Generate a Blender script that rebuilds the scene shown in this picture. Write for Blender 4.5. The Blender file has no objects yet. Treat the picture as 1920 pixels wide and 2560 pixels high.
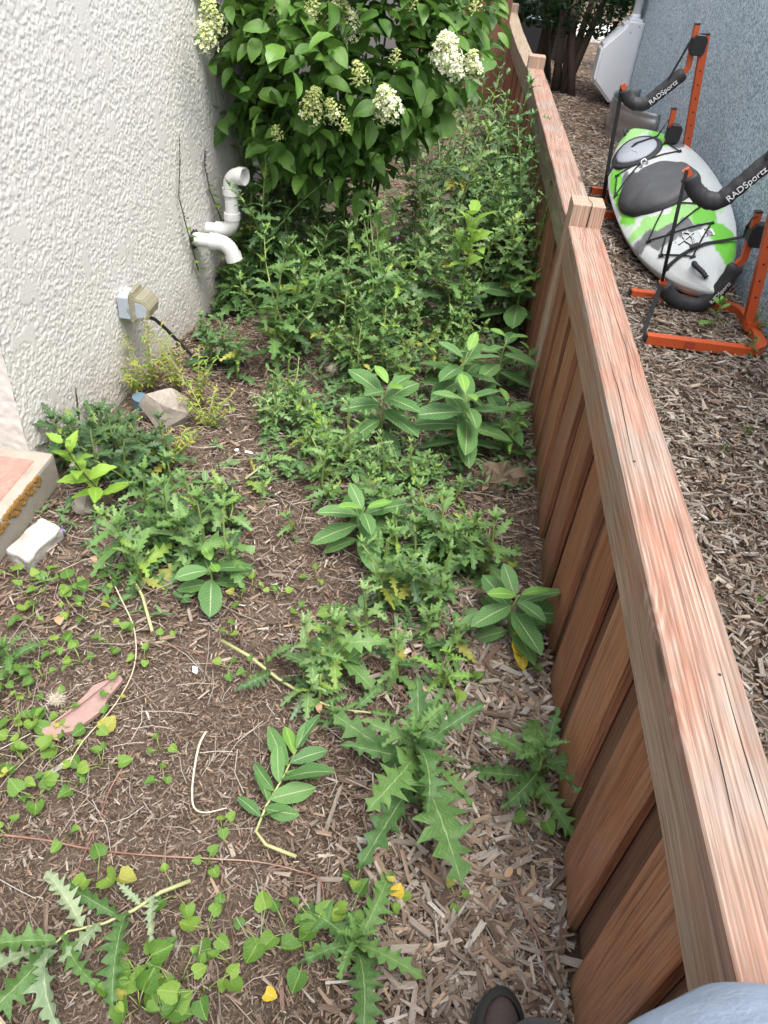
import bpy, bmesh, math, random
import numpy as np
from mathutils import Vector, Matrix, noise as mnoise, Quaternion

# ------------------------------------------------------------------ camera, sky, sun, exposure
scene = bpy.context.scene
COL = scene.collection
H = 1.7
FPX = 1863.52
ROT = np.array([[0.98974842, 0.13766979, -0.03801439],
                [0.11687423, -0.62773436, 0.76960379],
                [0.08208825, -0.76615704, -0.63738914]])
cam_data = bpy.data.cameras.new('camera')
cam = bpy.data.objects.new('camera', cam_data)
COL.objects.link(cam)
cam_data.sensor_fit = 'VERTICAL'
cam_data.sensor_height = 36.0
cam_data.lens = 36.0 * FPX / 2560.0
cam_data.clip_start = 0.02
cam_data.clip_end = 400
cam.matrix_world = Matrix((
    (ROT[0, 0], -ROT[0, 1], -ROT[0, 2], 0),
    (ROT[1, 0], -ROT[1, 1], -ROT[1, 2], 0),
    (ROT[2, 0], -ROT[2, 1], -ROT[2, 2], H),
    (0, 0, 0, 1)))
scene.camera = cam

SUN_EL, SUN_AZ = math.radians(68), math.radians(138)      # azimuth clockwise from +Y
world = bpy.data.worlds.new('World')
scene.world = world
world.use_nodes = True
wn = world.node_tree.nodes
wl = world.node_tree.links
wn.clear()
sky = wn.new('ShaderNodeTexSky')
sky.sky_type = 'NISHITA'
sky.sun_disc = False
sky.sun_elevation = SUN_EL
sky.sun_rotation = SUN_AZ
sky.dust_density = 6.0
sky.air_density = 1.0
sky.ozone_density = 1.0
hs = wn.new('ShaderNodeHueSaturation')
hs.inputs['Saturation'].default_value = 0.35
bg = wn.new('ShaderNodeBackground')
bg.inputs['Strength'].default_value = 0.15
wo = wn.new('ShaderNodeOutputWorld')
wl.new(sky.outputs[0], hs.inputs['Color'])
wl.new(hs.outputs[0], bg.inputs[0])
wl.new(bg.outputs[0], wo.inputs[0])

sun_data = bpy.data.lights.new('sun', 'SUN')
sun_data.energy = .85
sun_data.angle = math.radians(28)
sun_data.color = (1.0, 0.96, 0.9)
sun = bpy.data.objects.new('sun', sun_data)
COL.objects.link(sun)
sd = Vector((math.sin(SUN_AZ) * math.cos(SUN_EL), math.cos(SUN_AZ) * math.cos(SUN_EL), math.sin(SUN_EL)))
sun.rotation_euler = sd.to_track_quat('Z', 'Y').to_euler()
sun.location = (0, 0, 20)

vs = scene.view_settings
vs.view_transform = 'Standard'
vs.look = 'None'
vs.gamma = 1
vs.exposure = 1.4
vs.use_curve_mapping = False

# ------------------------------------------------------------------ helpers
S = 1920 / 1659.0
RNG = np.random.default_rng(7)
random.seed(7)


def ray(px, py):
    v = np.array([px * S - 960, py * S - 1280, FPX])
    return ROT @ (v / np.linalg.norm(v))


def gp(px, py, z=0.0):
    """point of the photograph (on a 1659 wide view) carried to the height z"""
    r = ray(px, py)
    t = (z - H) / r[2]
    return np.array([t * r[0], t * r[1], z])


def nrm(v):
    v = np.asarray(v, float)
    return v / (np.linalg.norm(v) + 1e-12)


class MB:
    """collects geometry, builds ONE mesh object"""
    def __init__(s):
        s.v, s.ls, s.lt, s.uv, s.tint, s.col = [], [], [], [], [], []
        s.n = 0
        s.mi = []

    def add(s, v, flat, tot, uv=None, tint=0.0, col=None, mi=0):
        v = np.asarray(v, float)
        s.v.append(v)
        s.ls.append(np.asarray(flat, np.int64) + s.n)
        s.lt.append(np.asarray(tot, np.int64))
        s.uv.append(np.zeros((len(v), 2)) if uv is None else uv)
        s.tint.append(np.full(len(v), tint) if np.isscalar(tint) else tint)
        s.col.append(np.ones((len(v), 4)) if col is None else np.tile(np.append(col[:3], 1.0), (len(v), 1)) if np.ndim(col) == 1 else col)
        s.mi.append(np.full(len(tot), mi))
        s.n += len(v)

    def faces(s, v, faces, **k):
        s.add(v, [i for f in faces for i in f], [len(f) for f in faces], **k)

    def box(s, c, size, rot=None, **k):
        x, y, z = np.array(size) / 2
        v = np.array([(-x, -y, -z), (x, -y, -z), (x, y, -z), (-x, y, -z), (-x, -y, z), (x, -y, z), (x, y, z), (-x, y, z)])
        if rot is not None:
            v = v @ np.array(rot).T
        s.faces(v + np.array(c), [(0, 3, 2, 1), (4, 5, 6, 7), (0, 1, 5, 4), (1, 2, 6, 5), (2, 3, 7, 6), (3, 0, 4, 7)], **k)

    def tube(s, pts, rad, n=8, cap=True, square=False, flat=1.0, ref=None, **k):
        pts = [np.array(p, float) for p in pts]
        m = len(pts)
        if np.isscalar(rad):
            rad = [rad] * m
        T = []
        for i in range(m):
            a, b = pts[max(i - 1, 0)], pts[min(i + 1, m - 1)]
            T.append(nrm(b - a))
        u = np.array(ref, float) if ref is not None else (np.array([0, 0, 1.0]) if abs(T[0][2]) < .9 else np.array([1.0, 0, 0]))
        V = []
        for i in range(m):
            u = nrm(u - T[i] * np.dot(u, T[i]))
            w = np.cross(T[i], u)
            for j in range(n):
                if square:
                    a = math.pi / 4 + j * math.pi / 2
                    V.append(pts[i] + rad[i] * 1.4142 * (math.cos(a) * u * flat + math.sin(a) * w))
                else:
                    a = 2 * math.pi * j / n
                    V.append(pts[i] + rad[i] * (math.cos(a) * u * flat + math.sin(a) * w))
        F = []
        for i in range(m - 1):
            for j in range(n):
                j2 = (j + 1) % n
                F.append((i * n + j, i * n + j2, (i + 1) * n + j2, (i + 1) * n + j))
        if cap:
            F.append(tuple(range(n - 1, -1, -1)))
            F.append(tuple((m - 1) * n + j for j in range(n)))
        s.faces(np.array(V), F, **k)

    def build(s, name, mat=None, parent=None, smooth=False, mats=None):
        me = mesh_from(s, name)
        if mats:
            for m in mats:
                me.materials.append(m)
            me.polygons.foreach_set('material_index', np.concatenate(s.mi).astype(np.int32))
        elif mat:
            me.materials.append(mat)
        me.polygons.foreach_set('use_smooth', np.full(len(me.polygons), bool(smooth)))
        return obj(name, me, parent)


def mesh_from(s, name):
    v = np.concatenate(s.v)
    ls = np.concatenate(s.ls)
    lt = np.concatenate(s.lt)
    me = bpy.data.meshes.new(name)
    me.vertices.add(len(v))
    me.vertices.foreach_set('co', v.astype(np.float32).ravel())
    me.loops.add(len(ls))
    me.polygons.add(len(lt))
    st = np.concatenate([[0], np.cumsum(lt)[:-1]])
    me.polygons.foreach_set('loop_start', st.astype(np.int32))
    me.loops.foreach_set('vertex_index', ls.astype(np.int32))
    me.update(calc_edges=True)
    uv = np.concatenate(s.uv)
    l = me.uv_layers.new(name='UVMap')
    l.data.foreach_set('uv', uv[ls].astype(np.float32).ravel())
    t = me.attributes.new('tint', 'FLOAT', 'POINT')
    t.data.foreach_set('value', np.concatenate(s.tint).astype(np.float32))
    c = me.attributes.new('pcol', 'FLOAT_COLOR', 'POINT')
    c.data.foreach_set('color', np.concatenate(s.col).astype(np.float32).ravel())
    return me


def obj(name, me, parent=None):
    o = bpy.data.objects.new(name, me)
    COL.objects.link(o)
    if parent is not None:
        o.parent = parent
    return o


def empty(name, loc=(0, 0, 0), rz=0):
    o = bpy.data.objects.new(name, None)
    o.empty_display_size = .05
    COL.objects.link(o)
    o.location = Vector([float(x) for x in loc])
    o.rotation_euler = (0, 0, rz)
    return o


def tag(o, label=None, cat=None, group=None, kind=None):
    if label: o['label'] = label
    if cat: o['category'] = cat
    if group: o['group'] = group
    if kind: o['kind'] = kind
    return o


def bevel_box(name, size, mat, parent=None, bev=.004, seg=2, loc=(0, 0, 0), rot=(0, 0, 0), jitter=0):
    bm = bmesh.new()
    bmesh.ops.create_cube(bm, size=1)
    for v in bm.verts:
        v.co = Vector((v.co.x * size[0], v.co.y * size[1], v.co.z * size[2]))
    if bev:
        bmesh.ops.bevel(bm, geom=list(bm.edges), offset=bev, segments=seg, affect='EDGES', profile=.6)
    me = bpy.data.meshes.new(name)
    bm.to_mesh(me)
    bm.free()
    me.materials.append(mat)
    o = obj(name, me, parent)
    o.location = loc
    o.rotation_euler = rot
    return o


def extrude_poly(name, poly, depth, mat, parent=None, bev=.01, seg=3, axes='xz'):
    """polygon in x/z, extruded along +y"""
    bm = bmesh.new()
    a = [bm.verts.new((p[0], 0, p[1]) if axes == 'xz' else (p[0], p[1], 0)) for p in poly]
    f = bm.faces.new(a)
    r = bmesh.ops.extrude_face_region(bm, geom=[f])
    d = Vector((0, depth, 0)) if axes == 'xz' else Vector((0, 0, depth))
    for e in r['geom']:
        if isinstance(e, bmesh.types.BMVert):
            e.co += d
    bmesh.ops.recalc_face_normals(bm, faces=bm.faces)
    if bev:
        bmesh.ops.bevel(bm, geom=list(bm.edges), offset=bev, segments=seg, affect='EDGES')
    me = bpy.data.meshes.new(name)
    bm.to_mesh(me)
    bm.free()
    me.materials.append(mat)
    return obj(name, me, parent)


def rock_mesh(name, size, mat, seed=0, sub=3, rough=.25, flat_faces=True, freq=2.2):
    bm = bmesh.new()
    bmesh.ops.create_icosphere(bm, subdivisions=sub, radius=1)
    off = Vector((seed * 7.1, seed * 3.3, seed * 1.7))
    for v in bm.verts:
        p = v.co.copy()
        q = Vector([math.copysign(abs(c) ** .7, c) for c in p])
        d = 1 + rough * mnoise.noise(p * freq + off) + rough * .35 * mnoise.noise(p * freq * 3.3 + off)
        v.co = Vector((q.x * size[0] * d, q.y * size[1] * d, q.z * size[2] * d)) * .6
    me = bpy.data.meshes.new(name)
    bm.to_mesh(me)
    bm.free()
    me.materials.append(mat)
    return me


def text_mesh(name, body, size, mat, parent, m4, ext=.0008):
    cu = bpy.data.curves.new(name, 'FONT')
    cu.body = body
    cu.size = size
    cu.extrude = ext
    cu.align_x = 'CENTER'
    cu.align_y = 'CENTER'
    t = bpy.data.objects.new(name + '_tmp', cu)
    COL.objects.link(t)
    dg = bpy.context.evaluated_depsgraph_get()
    me = bpy.data.meshes.new_from_object(t.evaluated_get(dg))
    bpy.data.objects.remove(t)
    me.name = name
    me.materials.clear()
    me.materials.append(mat)
    o = obj(name, me, parent)
    o.matrix_local = m4
    return o


# ------------------------------------------------------------------ materials
def newmat(name):
    m = bpy.data.materials.new(name)
    m.use_nodes = True
    nt = m.node_tree
    b = nt.nodes['Principled BSDF']
    return m, nt, b


def N(nt, t, **k):
    n = nt.nodes.new(t)
    for a, v in k.items():
        if a.startswith('i_'):
            key = a[2:]
            key = int(key) if key.isdigit() else key.replace('_', ' ')
            n.inputs[key].default_value = v
        else:
            setattr(n, a, v)
    return n


def L(nt, a, b):
    nt.links.new(a, b)


def math_(nt, op, a, b=None, c=None, clamp=False):
    n = nt.nodes.new('ShaderNodeMath')
    n.operation = op
    n.use_clamp = clamp
    for i, x in enumerate((a, b, c)):
        if x is None:
            continue
        if isinstance(x, (int, float)):
            n.inputs[i].default_value = x
        else:
            nt.links.new(x, n.inputs[i])
    return n.outputs[0]


def mapr(nt, v, a, b, c=0.0, d=1.0, smooth=False):
    n = nt.nodes.new('ShaderNodeMapRange')
    if smooth:
        n.interpolation_type = 'SMOOTHSTEP'
    nt.links.new(v, n.inputs[0])
    for i, x in enumerate((a, b, c, d)):
        n.inputs[1 + i].default_value = x
    return n.outputs[0]


def mix(nt, f, a, b):
    n = nt.nodes.new('ShaderNodeMix')
    n.data_type = 'RGBA'
    for i, x in ((0, f), (6, a), (7, b)):
        if isinstance(x, (int, float)):
            n.inputs[i].default_value = x
        elif isinstance(x, tuple):
            n.inputs[i].default_value = (*x[:3], 1)
        else:
            nt.links.new(x, n.inputs[i])
    return n.outputs[2]


def noise_(nt, vec, scale, detail=3, rough=.5, dist=0.0):
    n = nt.nodes.new('ShaderNodeTexNoise')
    n.inputs['Scale'].default_value = scale
    n.inputs['Detail'].default_value = detail
    n.inputs['Roughness'].default_value = rough
    n.inputs['Distortion'].default_value = dist
    if vec is not None:
        nt.links.new(vec, n.inputs['Vector'])
    return n.outputs[0]


def coords(nt, kind='Object', scale=(1, 1, 1), jitter=False):
    t = nt.nodes.new('ShaderNodeTexCoord')
    mp = nt.nodes.new('ShaderNodeMapping')
    mp.inputs['Scale'].default_value = scale
    if jitter:
        oi = nt.nodes.new('ShaderNodeObjectInfo')
        k = math_(nt, 'MULTIPLY', oi.outputs['Random'], 37.0)
        cb = nt.nodes.new('ShaderNodeCombineXYZ')
        for i in range(3):
            nt.links.new(k, cb.inputs[i])
        va = nt.nodes.new('ShaderNodeVectorMath')
        va.operation = 'ADD'
        nt.links.new(t.outputs[kind], va.inputs[0])
        nt.links.new(cb.outputs[0], va.inputs[1])
        nt.links.new(va.outputs[0], mp.inputs['Vector'])
    else:
        nt.links.new(t.outputs[kind], mp.inputs['Vector'])
    return mp.outputs[0]


def bump(nt, h, b, strength=.5, dist=.01):
    n = nt.nodes.new('ShaderNodeBump')
    n.inputs['Strength'].default_value = strength
    n.inputs['Distance'].default_value = dist
    nt.links.new(h, n.inputs['Height'])
    nt.links.new(n.outputs[0], b.inputs['Normal'])
    return n


def plain(name, col, rough=.5, metal=0.0, var=.12, nscale=30, bumpd=0.0, spec=.5, dirt=None):
    m, nt, b = newmat(name)
    c = coords(nt, jitter=True)
    n = noise_(nt, c, nscale, 4, .6)
    lo = tuple(x * (1 - var) for x in col)
    hi = tuple(min(1, x * (1 + var)) for x in col)
    cc = mix(nt, n, lo, hi)
    if dirt:
        n2 = noise_(nt, c, nscale * .25, 5, .65)
        cc = mix(nt, mapr(nt, n2, .5, .72, 0, dirt[1]), cc, dirt[0])
    L(nt, cc, b.inputs['Base Color'])
    b.inputs['Roughness'].default_value = rough
    b.inputs['Metallic'].default_value = metal
    b.inputs['Specular IOR Level'].default_value = spec
    if bumpd:
        bump(nt, noise_(nt, c, nscale * 3, 4, .6), b, .5, bumpd)
    return m


def leafmat(name, dark, light, rib=(.35, .42, .2), ribw=.1, nv=7, vein=.25, rough=.5, trans=.16, spots=.0, spotcol=(.35, .22, .03), slope=.5, spec=.3):
    m, nt, b = newmat(name)
    uvn = N(nt, 'ShaderNodeUVMap')
    sp = N(nt, 'ShaderNodeSeparateXYZ')
    L(nt, uvn.outputs[0], sp.inputs[0])
    au = math_(nt, 'MULTIPLY', math_(nt, 'ABSOLUTE', math_(nt, 'SUBTRACT', sp.outputs[0], .5)), 2.0)
    ribm = mapr(nt, au, ribw * .35, ribw, 1, 0, True)
    w = math_(nt, 'FRACT', math_(nt, 'SUBTRACT', math_(nt, 'MULTIPLY', sp.outputs[1], nv), math_(nt, 'MULTIPLY', au, nv * slope * .4)))
    wv = math_(nt, 'ABSOLUTE', math_(nt, 'SUBTRACT', w, .5))
    vm = mapr(nt, wv, 0.0, .13, 1, 0, True)
    oi = N(nt, 'ShaderNodeObjectInfo')
    at = N(nt, 'ShaderNodeAttribute', attribute_name='tint')
    own = math_(nt, 'GREATER_THAN', at.outputs['Fac'], .0001)
    rnd = math_(nt, 'ADD', math_(nt, 'MULTIPLY', own, math_(nt, 'ADD', at.outputs['Fac'], math_(nt, 'MULTIPLY', math_(nt, 'SUBTRACT', oi.outputs['Random'], .5), .35))), math_(nt, 'MULTIPLY', math_(nt, 'SUBTRACT', 1.0, own), oi.outputs['Random']), clamp=True)
    c = coords(nt)
    n = noise_(nt, c, 25, 3, .6)
    fac = math_(nt, 'ADD', math_(nt, 'MULTIPLY', rnd, .75), math_(nt, 'MULTIPLY', math_(nt, 'SUBTRACT', n, .4), .9), clamp=True)
    col = mix(nt, fac, dark, light)
    col = mix(nt, math_(nt, 'MULTIPLY', vm, vein), col, rib)
    col = mix(nt, math_(nt, 'MULTIPLY', ribm, .6), col, rib)
    if spots:
        n2 = noise_(nt, c, 40, 3, .6)
        n3 = math_(nt, 'ADD', n2, math_(nt, 'MULTIPLY', math_(nt, 'SUBTRACT', rnd, .5), .22))
        col = mix(nt, mapr(nt, n3, .62, .70, 0, spots), col, spotcol)
    L(nt, col, b.inputs['Base Color'])
    b.inputs['Roughness'].default_value = rough
    b.inputs['Specular IOR Level'].default_value = spec
    hh = math_(nt, 'SUBTRACT', noise_(nt, c, 120, 2, .5), math_(nt, 'ADD', vm, ribm))
    bump(nt, hh, b, .35, .002)
    tr = N(nt, 'ShaderNodeBsdfTranslucent')
    tc = mix(nt, .5, col, tuple(min(1, x * 1.8) for x in light))
    L(nt, tc, tr.inputs['Color'])
    ms = N(nt, 'ShaderNodeMixShader')
    ms.inputs[0].default_value = trans
    L(nt, b.outputs[0], ms.inputs[1])
    L(nt, tr.outputs[0], ms.inputs[2])
    L(nt, ms.outputs[0], nt.nodes['Material Output'].inputs[0])
    return m


def wood(name, a, b_, pale, axis='Y', *args, stain=0.0, **kw):
    return wood_(name, a, b_, pale, axis, *args, stain=stain, **kw)


def wood_(name, a, b_, pale, axis='Y', ring=9.0, weather=.5, rough=.7, green=False, palestr=.7, knots=True, stain=0.0):
    m, nt, b = newmat(name)
    sc = {'Y': (34, 1.5, 34), 'Z': (34, 34, 1.5), 'X': (1.5, 34, 34)}[axis]
    c = coords(nt, scale=sc, jitter=True)
    n1 = noise_(nt, c, 1.0, 5, .6, .8)
    # growth rings : bands over a warped field
    wv = N(nt, 'ShaderNodeTexWave', wave_type='BANDS', bands_direction='X' if axis != 'X' else 'Y')
    wv.inputs['Scale'].default_value = .85 * ring / 9
    wv.inputs['Distortion'].default_value = 13.0
    wv.inputs['Detail'].default_value = 2.5
    wv.inputs['Detail Scale'].default_value = .11
    wv.inputs['Detail Roughness'].default_value = .5
    vk = N(nt, 'ShaderNodeTexVoronoi')
    L(nt, coords(nt, scale={'Y': (6, 1.7, 6), 'Z': (6, 6, 1.7), 'X': (1.7, 6, 6)}[axis], jitter=True), vk.inputs['Vector'])
    vk.inputs['Scale'].default_value = 1.0
    kn = math_(nt, 'MULTIPLY', math_(nt, 'POWER', mapr(nt, vk.outputs['Distance'], .0, .42, 1, 0, True), 1.6), 1.5)
    kc = N(nt, 'ShaderNodeCombineXYZ')
    L(nt, kn, kc.inputs[0])
    L(nt, kn, kc.inputs[1])
    kv = N(nt, 'ShaderNodeVectorMath', operation='ADD')
    L(nt, c, kv.inputs[0])
    L(nt, kc.outputs[0], kv.inputs[1])
    L(nt, kv.outputs[0], wv.inputs['Vector'])
    fine = noise_(nt, coords(nt, scale=tuple(x * 5 for x in sc), jitter=True), 1.0, 3, .6)
    big = noise_(nt, coords(nt, scale=(3, 3, 3), jitter=True), 1.0, 3, .5)
    oi = N(nt, 'ShaderNodeObjectInfo')
    f = math_(nt, 'ADD', math_(nt, 'MULTIPLY', n1, .7), math_(nt, 'MULTIPLY', oi.outputs['Random'], .6), clamp=True)
    col = mix(nt, mapr(nt, f, .3, 1.0), a, b_)
    ringf = math_(nt, 'MULTIPLY', math_(nt, 'POWER', wv.outputs[1], 1.8), mapr(nt, noise_(nt, coords(nt, scale=(5, 5, 5), jitter=True), 1.0, 3, .6), .3, .65, .25, 1.0))
    col = mix(nt, math_(nt, 'MULTIPLY', ringf, palestr), col, pale)
    col = mix(nt, math_(nt, 'MULTIPLY', mapr(nt, big, .45, .68), weather), col, tuple(p * .8 for p in (pale[0] * .75, pale[1] * .92, pale[2] * .98)))
    col = mix(nt, math_(nt, 'MULTIPLY', mapr(nt, fine, .48, .72), .5), col, tuple(x * .45 for x in a))
    grey = noise_(nt, coords(nt, scale=tuple(9 if x > 10 else 2.2 for x in sc), jitter=True), 1.0, 4, .6)
    col = mix(nt, math_(nt, 'MULTIPLY', mapr(nt, grey, .54, .70), weather), col, (.27, .225, .18))
    if stain:
        rs = noise_(nt, coords(nt, scale=tuple(16 if x > 10 else 4.5 for x in sc), jitter=True), 1.0, 4, .65)
        col = mix(nt, math_(nt, 'MULTIPLY', mapr(nt, rs, .48, .64), stain), col, (.36, .115, .06))
    if knots:
        vo = vk
        km = mapr(nt, vo.outputs['Distance'], .05, .13, 1, 0, True)
        col = mix(nt, math_(nt, 'MULTIPLY', km, .8), col, tuple(x * .3 for x in a))
    if green:
        t = N(nt, 'ShaderNodeTexCoord')
        s2 = N(nt, 'ShaderNodeSeparateXYZ')
        g = N(nt, 'ShaderNodeNewGeometry')
        L(nt, g.outputs['Position'], s2.inputs[0])
        zz = math_(nt, 'ADD', s2.outputs[2], math_(nt, 'MULTIPLY', math_(nt, 'SUBTRACT', big, .5), .25))
        col = mix(nt, mapr(nt, zz, .0, .13, .55, 0), col, (.10, .09, .035))
    L(nt, col, b.inputs['Base Color'])
    b.inputs['Roughness'].default_value = rough
    b.inputs['Specular IOR Level'].default_value = .3
    st1 = noise_(nt, coords(nt, scale=tuple(260 if x > 10 else 3.5 for x in sc), jitter=True), 1.0, 2, .6)
    st2 = noise_(nt, coords(nt, scale=tuple(90 if x > 10 else 1.6 for x in sc), jitter=True), 1.0, 3, .6)
    col = mix(nt, mapr(nt, st1, .50, .66, 0, .55), col, tuple(x * .42 for x in a))
    col = mix(nt, mapr(nt, st2, .55, .68, 0, .5), col, tuple(x * .5 for x in a))
    col = mix(nt, mapr(nt, st2, .44, .34, 0, .3), col, pale)
    L(nt, col, b.inputs['Base Color'])
    hh = math_(nt, 'ADD', math_(nt, 'MULTIPLY', fine, .6), math_(nt, 'MULTIPLY', ringf, .5))
    hh = math_(nt, 'SUBTRACT', hh, math_(nt, 'MULTIPLY', mapr(nt, st1, .5, .66), .5))
    bump(nt, hh, b, .5, .002)
    return m


M = {}
# soil under the mulch
m, nt, b = newmat('mulch soil')
c = coords(nt)
n1 = noise_(nt, c, 9, 6, .65)
n2 = noise_(nt, c, 130, 4, .7, .6)
col = mix(nt, mapr(nt, n1, .35, .7), (.085, .062, .046), (.16, .12, .09))
col = mix(nt, mapr(nt, n2, .5, .72), col, (.25, .19, .145))
L(nt, col, b.inputs['Base Color'])
b.inputs['Roughness'].default_value = .95
b.inputs['Specular IOR Level'].default_value = .1
bump(nt, n2, b, .9, .012)
M['soil'] = m
# wood chips : colour from a per chip attribute, fibres from noise
m, nt, b = newmat('wood chips')
at = N(nt, 'ShaderNodeAttribute', attribute_name='pcol')
uvn = N(nt, 'ShaderNodeUVMap')
mp = N(nt, 'ShaderNodeMapping')
mp.inputs['Scale'].default_value = (22, 2.2, 1)
L(nt, uvn.outputs[0], mp.inputs[0])
n1 = noise_(nt, mp.outputs[0], 1, 3, .6)
hs1 = mix(nt, mapr(nt, n1, .40, .68, .0, .5), at.outputs['Color'], (.06, .045, .034))
L(nt, hs1, b.inputs['Base Color'])
b.inputs['Roughness'].default_value = .85
b.inputs['Specular IOR Level'].default_value = .2
bump(nt, n1, b, .8, .003)
M['chip'] = m
# white stucco
m, nt, b = newmat('white stucco')
c = coords(nt)
n1 = noise_(nt, c, 170, 4, .6)
n2 = noise_(nt, c, 3, 4, .6)
col = mix(nt, n2, (.55, .54, .51), (.63, .615, .585))
g = N(nt, 'ShaderNodeNewGeometry')
s2 = N(nt, 'ShaderNodeSeparateXYZ')
L(nt, g.outputs['Position'], s2.inputs[0])
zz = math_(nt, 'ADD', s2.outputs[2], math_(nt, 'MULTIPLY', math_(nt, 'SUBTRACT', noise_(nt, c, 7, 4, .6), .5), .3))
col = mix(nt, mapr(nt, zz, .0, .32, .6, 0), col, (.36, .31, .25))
L(nt, col, b.inputs['Base Color'])
b.inputs['Roughness'].default_value = .95
b.inputs['Specular IOR Level'].default_value = .08
bump(nt, n1, b, .4, .003)
M['stucco'] = m
# blue dash stucco
m, nt, b = newmat('blue stucco')
c = coords(nt)
n1 = noise_(nt, c, 75, 4, .7)
n2 = noise_(nt, c, 2.5, 4, .6)
col = mix(nt, mapr(nt, n1, .41, .58), (.16, .25, .315), (.74, .84, .89))
col = mix(nt, mapr(nt, n2, .4, .7, 0, .25), col, (.4, .5, .56))
L(nt, col, b.inputs['Base Color'])
b.inputs['Roughness'].default_value = .8
b.inputs['Specular IOR Level'].default_value = .25
bump(nt, n1, b, .6, .0035)
M['blue'] = m
M['greywall'] = plain('grey render', (.16, .155, .15), .9, var=.25, nscale=9, bumpd=.004)
M['cap'] = wood('weathered cap wood', (.26, .14, .10), (.34, .205, .15), (.47, .385, .32), 'Y', 11, .55, palestr=.7, stain=.36)
M['caprail'] = wood('weathered rail wood', (.30, .16, .10), (.36, .21, .14), (.42, .32, .24), 'Y', 12, .55)
M['capfar'] = wood('grey green cap wood', (.23, .165, .115), (.32, .235, .16), (.40, .35, .25), 'Y', 14, .6)
M['board'] = wood('redwood board', (.21, .075, .038), (.38, .16, .08), (.36, .22, .145), 'Z', 6, .25, green=True, palestr=.35, rough=.6)
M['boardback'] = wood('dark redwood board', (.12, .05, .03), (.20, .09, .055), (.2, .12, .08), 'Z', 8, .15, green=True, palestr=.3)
M['post'] = wood('post wood', (.40, .21, .14), (.46, .27, .19), (.55, .43, .34), 'Z', 10, .5)
M['greypost'] = wood('old grey timber', (.26, .2, .15), (.34, .27, .2), (.42, .36, .3), 'Y', 12, .6)
M['orange'] = plain('orange powder coat', (.52, .09, .024), .42, var=.06, nscale=14, dirt=((.35, .08, .03), .35))
M['black'] = plain('black plastic', (.018, .018, .02), .45, var=.2)
M['webbing'] = plain('black webbing', (.016, .016, .018), .8, var=.3, nscale=300, bumpd=.001)
M['sleeve'] = plain('black padded cloth', (.028, .028, .032), .62, var=.3, nscale=40, bumpd=.002, dirt=((.07, .07, .07), .5))
M['white_plastic'] = plain('white pvc', (.64, .64, .63), .32, var=.03, nscale=8)
M['box_white'] = plain('pale cover plastic', (.80, .82, .85), .42, var=.03, nscale=5)
M['greybox'] = plain('grey painted metal', (.36, .41, .46), .5, var=.06, dirt=((.25, .26, .27), .4))
M['label_white'] = plain('white print', (.8, .8, .8), .6, var=.02)
M['dark_print'] = plain('dark print', (.12, .02, .01), .6, var=.1)
M['metal'] = plain('galvanised steel', (.45, .46, .46), .38, .7, var=.35, nscale=9, dirt=((.12, .11, .10), .8))
M['seal'] = plain('black sealant', (.012, .012, .012), .6, var=.3, bumpd=.003)
M['rock'] = plain('granite rock', (.30, .265, .225), .95, var=.45, nscale=70, bumpd=.006, dirt=((.16, .13, .1), .6))
M['whitestone'] = plain('white painted brick', (.40, .385, .35), .95, var=.25, nscale=40, bumpd=.006, dirt=((.2, .16, .12), .85))
M['pink'] = plain('pink weathered concrete', (.32, .18, .145), .9, var=.3, nscale=60, bumpd=.003, dirt=((.45, .36, .3), .35))
M['concrete'] = plain('concrete', (.31, .28, .235), .92, var=.2, nscale=40, bumpd=.004, dirt=((.16, .13, .09), .6))
M['lichen'] = plain('orange lichen', (.22, .115, .025), .95, var=.6, nscale=50, bumpd=.006)
M['slate'] = plain('pink slate', (.29, .19, .165), .9, var=.2, nscale=50, bumpd=.002)
M['whitepaper'] = plain('white scrap', (.75, .74, .7), .7, var=.08)
M['straw'] = plain('dry straw', (.52, .44, .3), .8, var=.25, nscale=20)
M['palestraw'] = plain('bleached grass blade', (.48, .43, .32), .7, var=.15)
M['twig'] = plain('brown twig', (.14, .075, .045), .8, var=.3, nscale=40)
M['redstem'] = plain('red stem', (.22, .10, .075), .7, var=.4, nscale=14, dirt=((.36, .29, .2), .95))
M['greenstem'] = plain('green stem', (.19, .25, .07), .5, var=.25, nscale=15)
M['palestem'] = plain('pale stem', (.34, .36, .16), .5, var=.25, nscale=15)
M['darkstem'] = plain('dark stem', (.075, .055, .03), .7, var=.3, nscale=15)
M['bark'] = plain('bark', (.085, .06, .045), .95, var=.5, nscale=30, bumpd=.012)
M['deadleaf'] = plain('dead leaf', (.36, .23, .13), .8, var=.35, nscale=30)
M['fluff'] = plain('seed fluff', (.62, .55, .45), .9, var=.15)
M['cup'] = plain('blue grey plastic', (.10, .16, .21), .5, var=.1)
M['pavement'] = plain('pale concrete paving', (.62, .60, .57), .9, var=.1)  # the paving itself is pale concrete
M['binblack'] = plain('black bin plastic', (.02, .02, .022), .5, var=.2)
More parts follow.
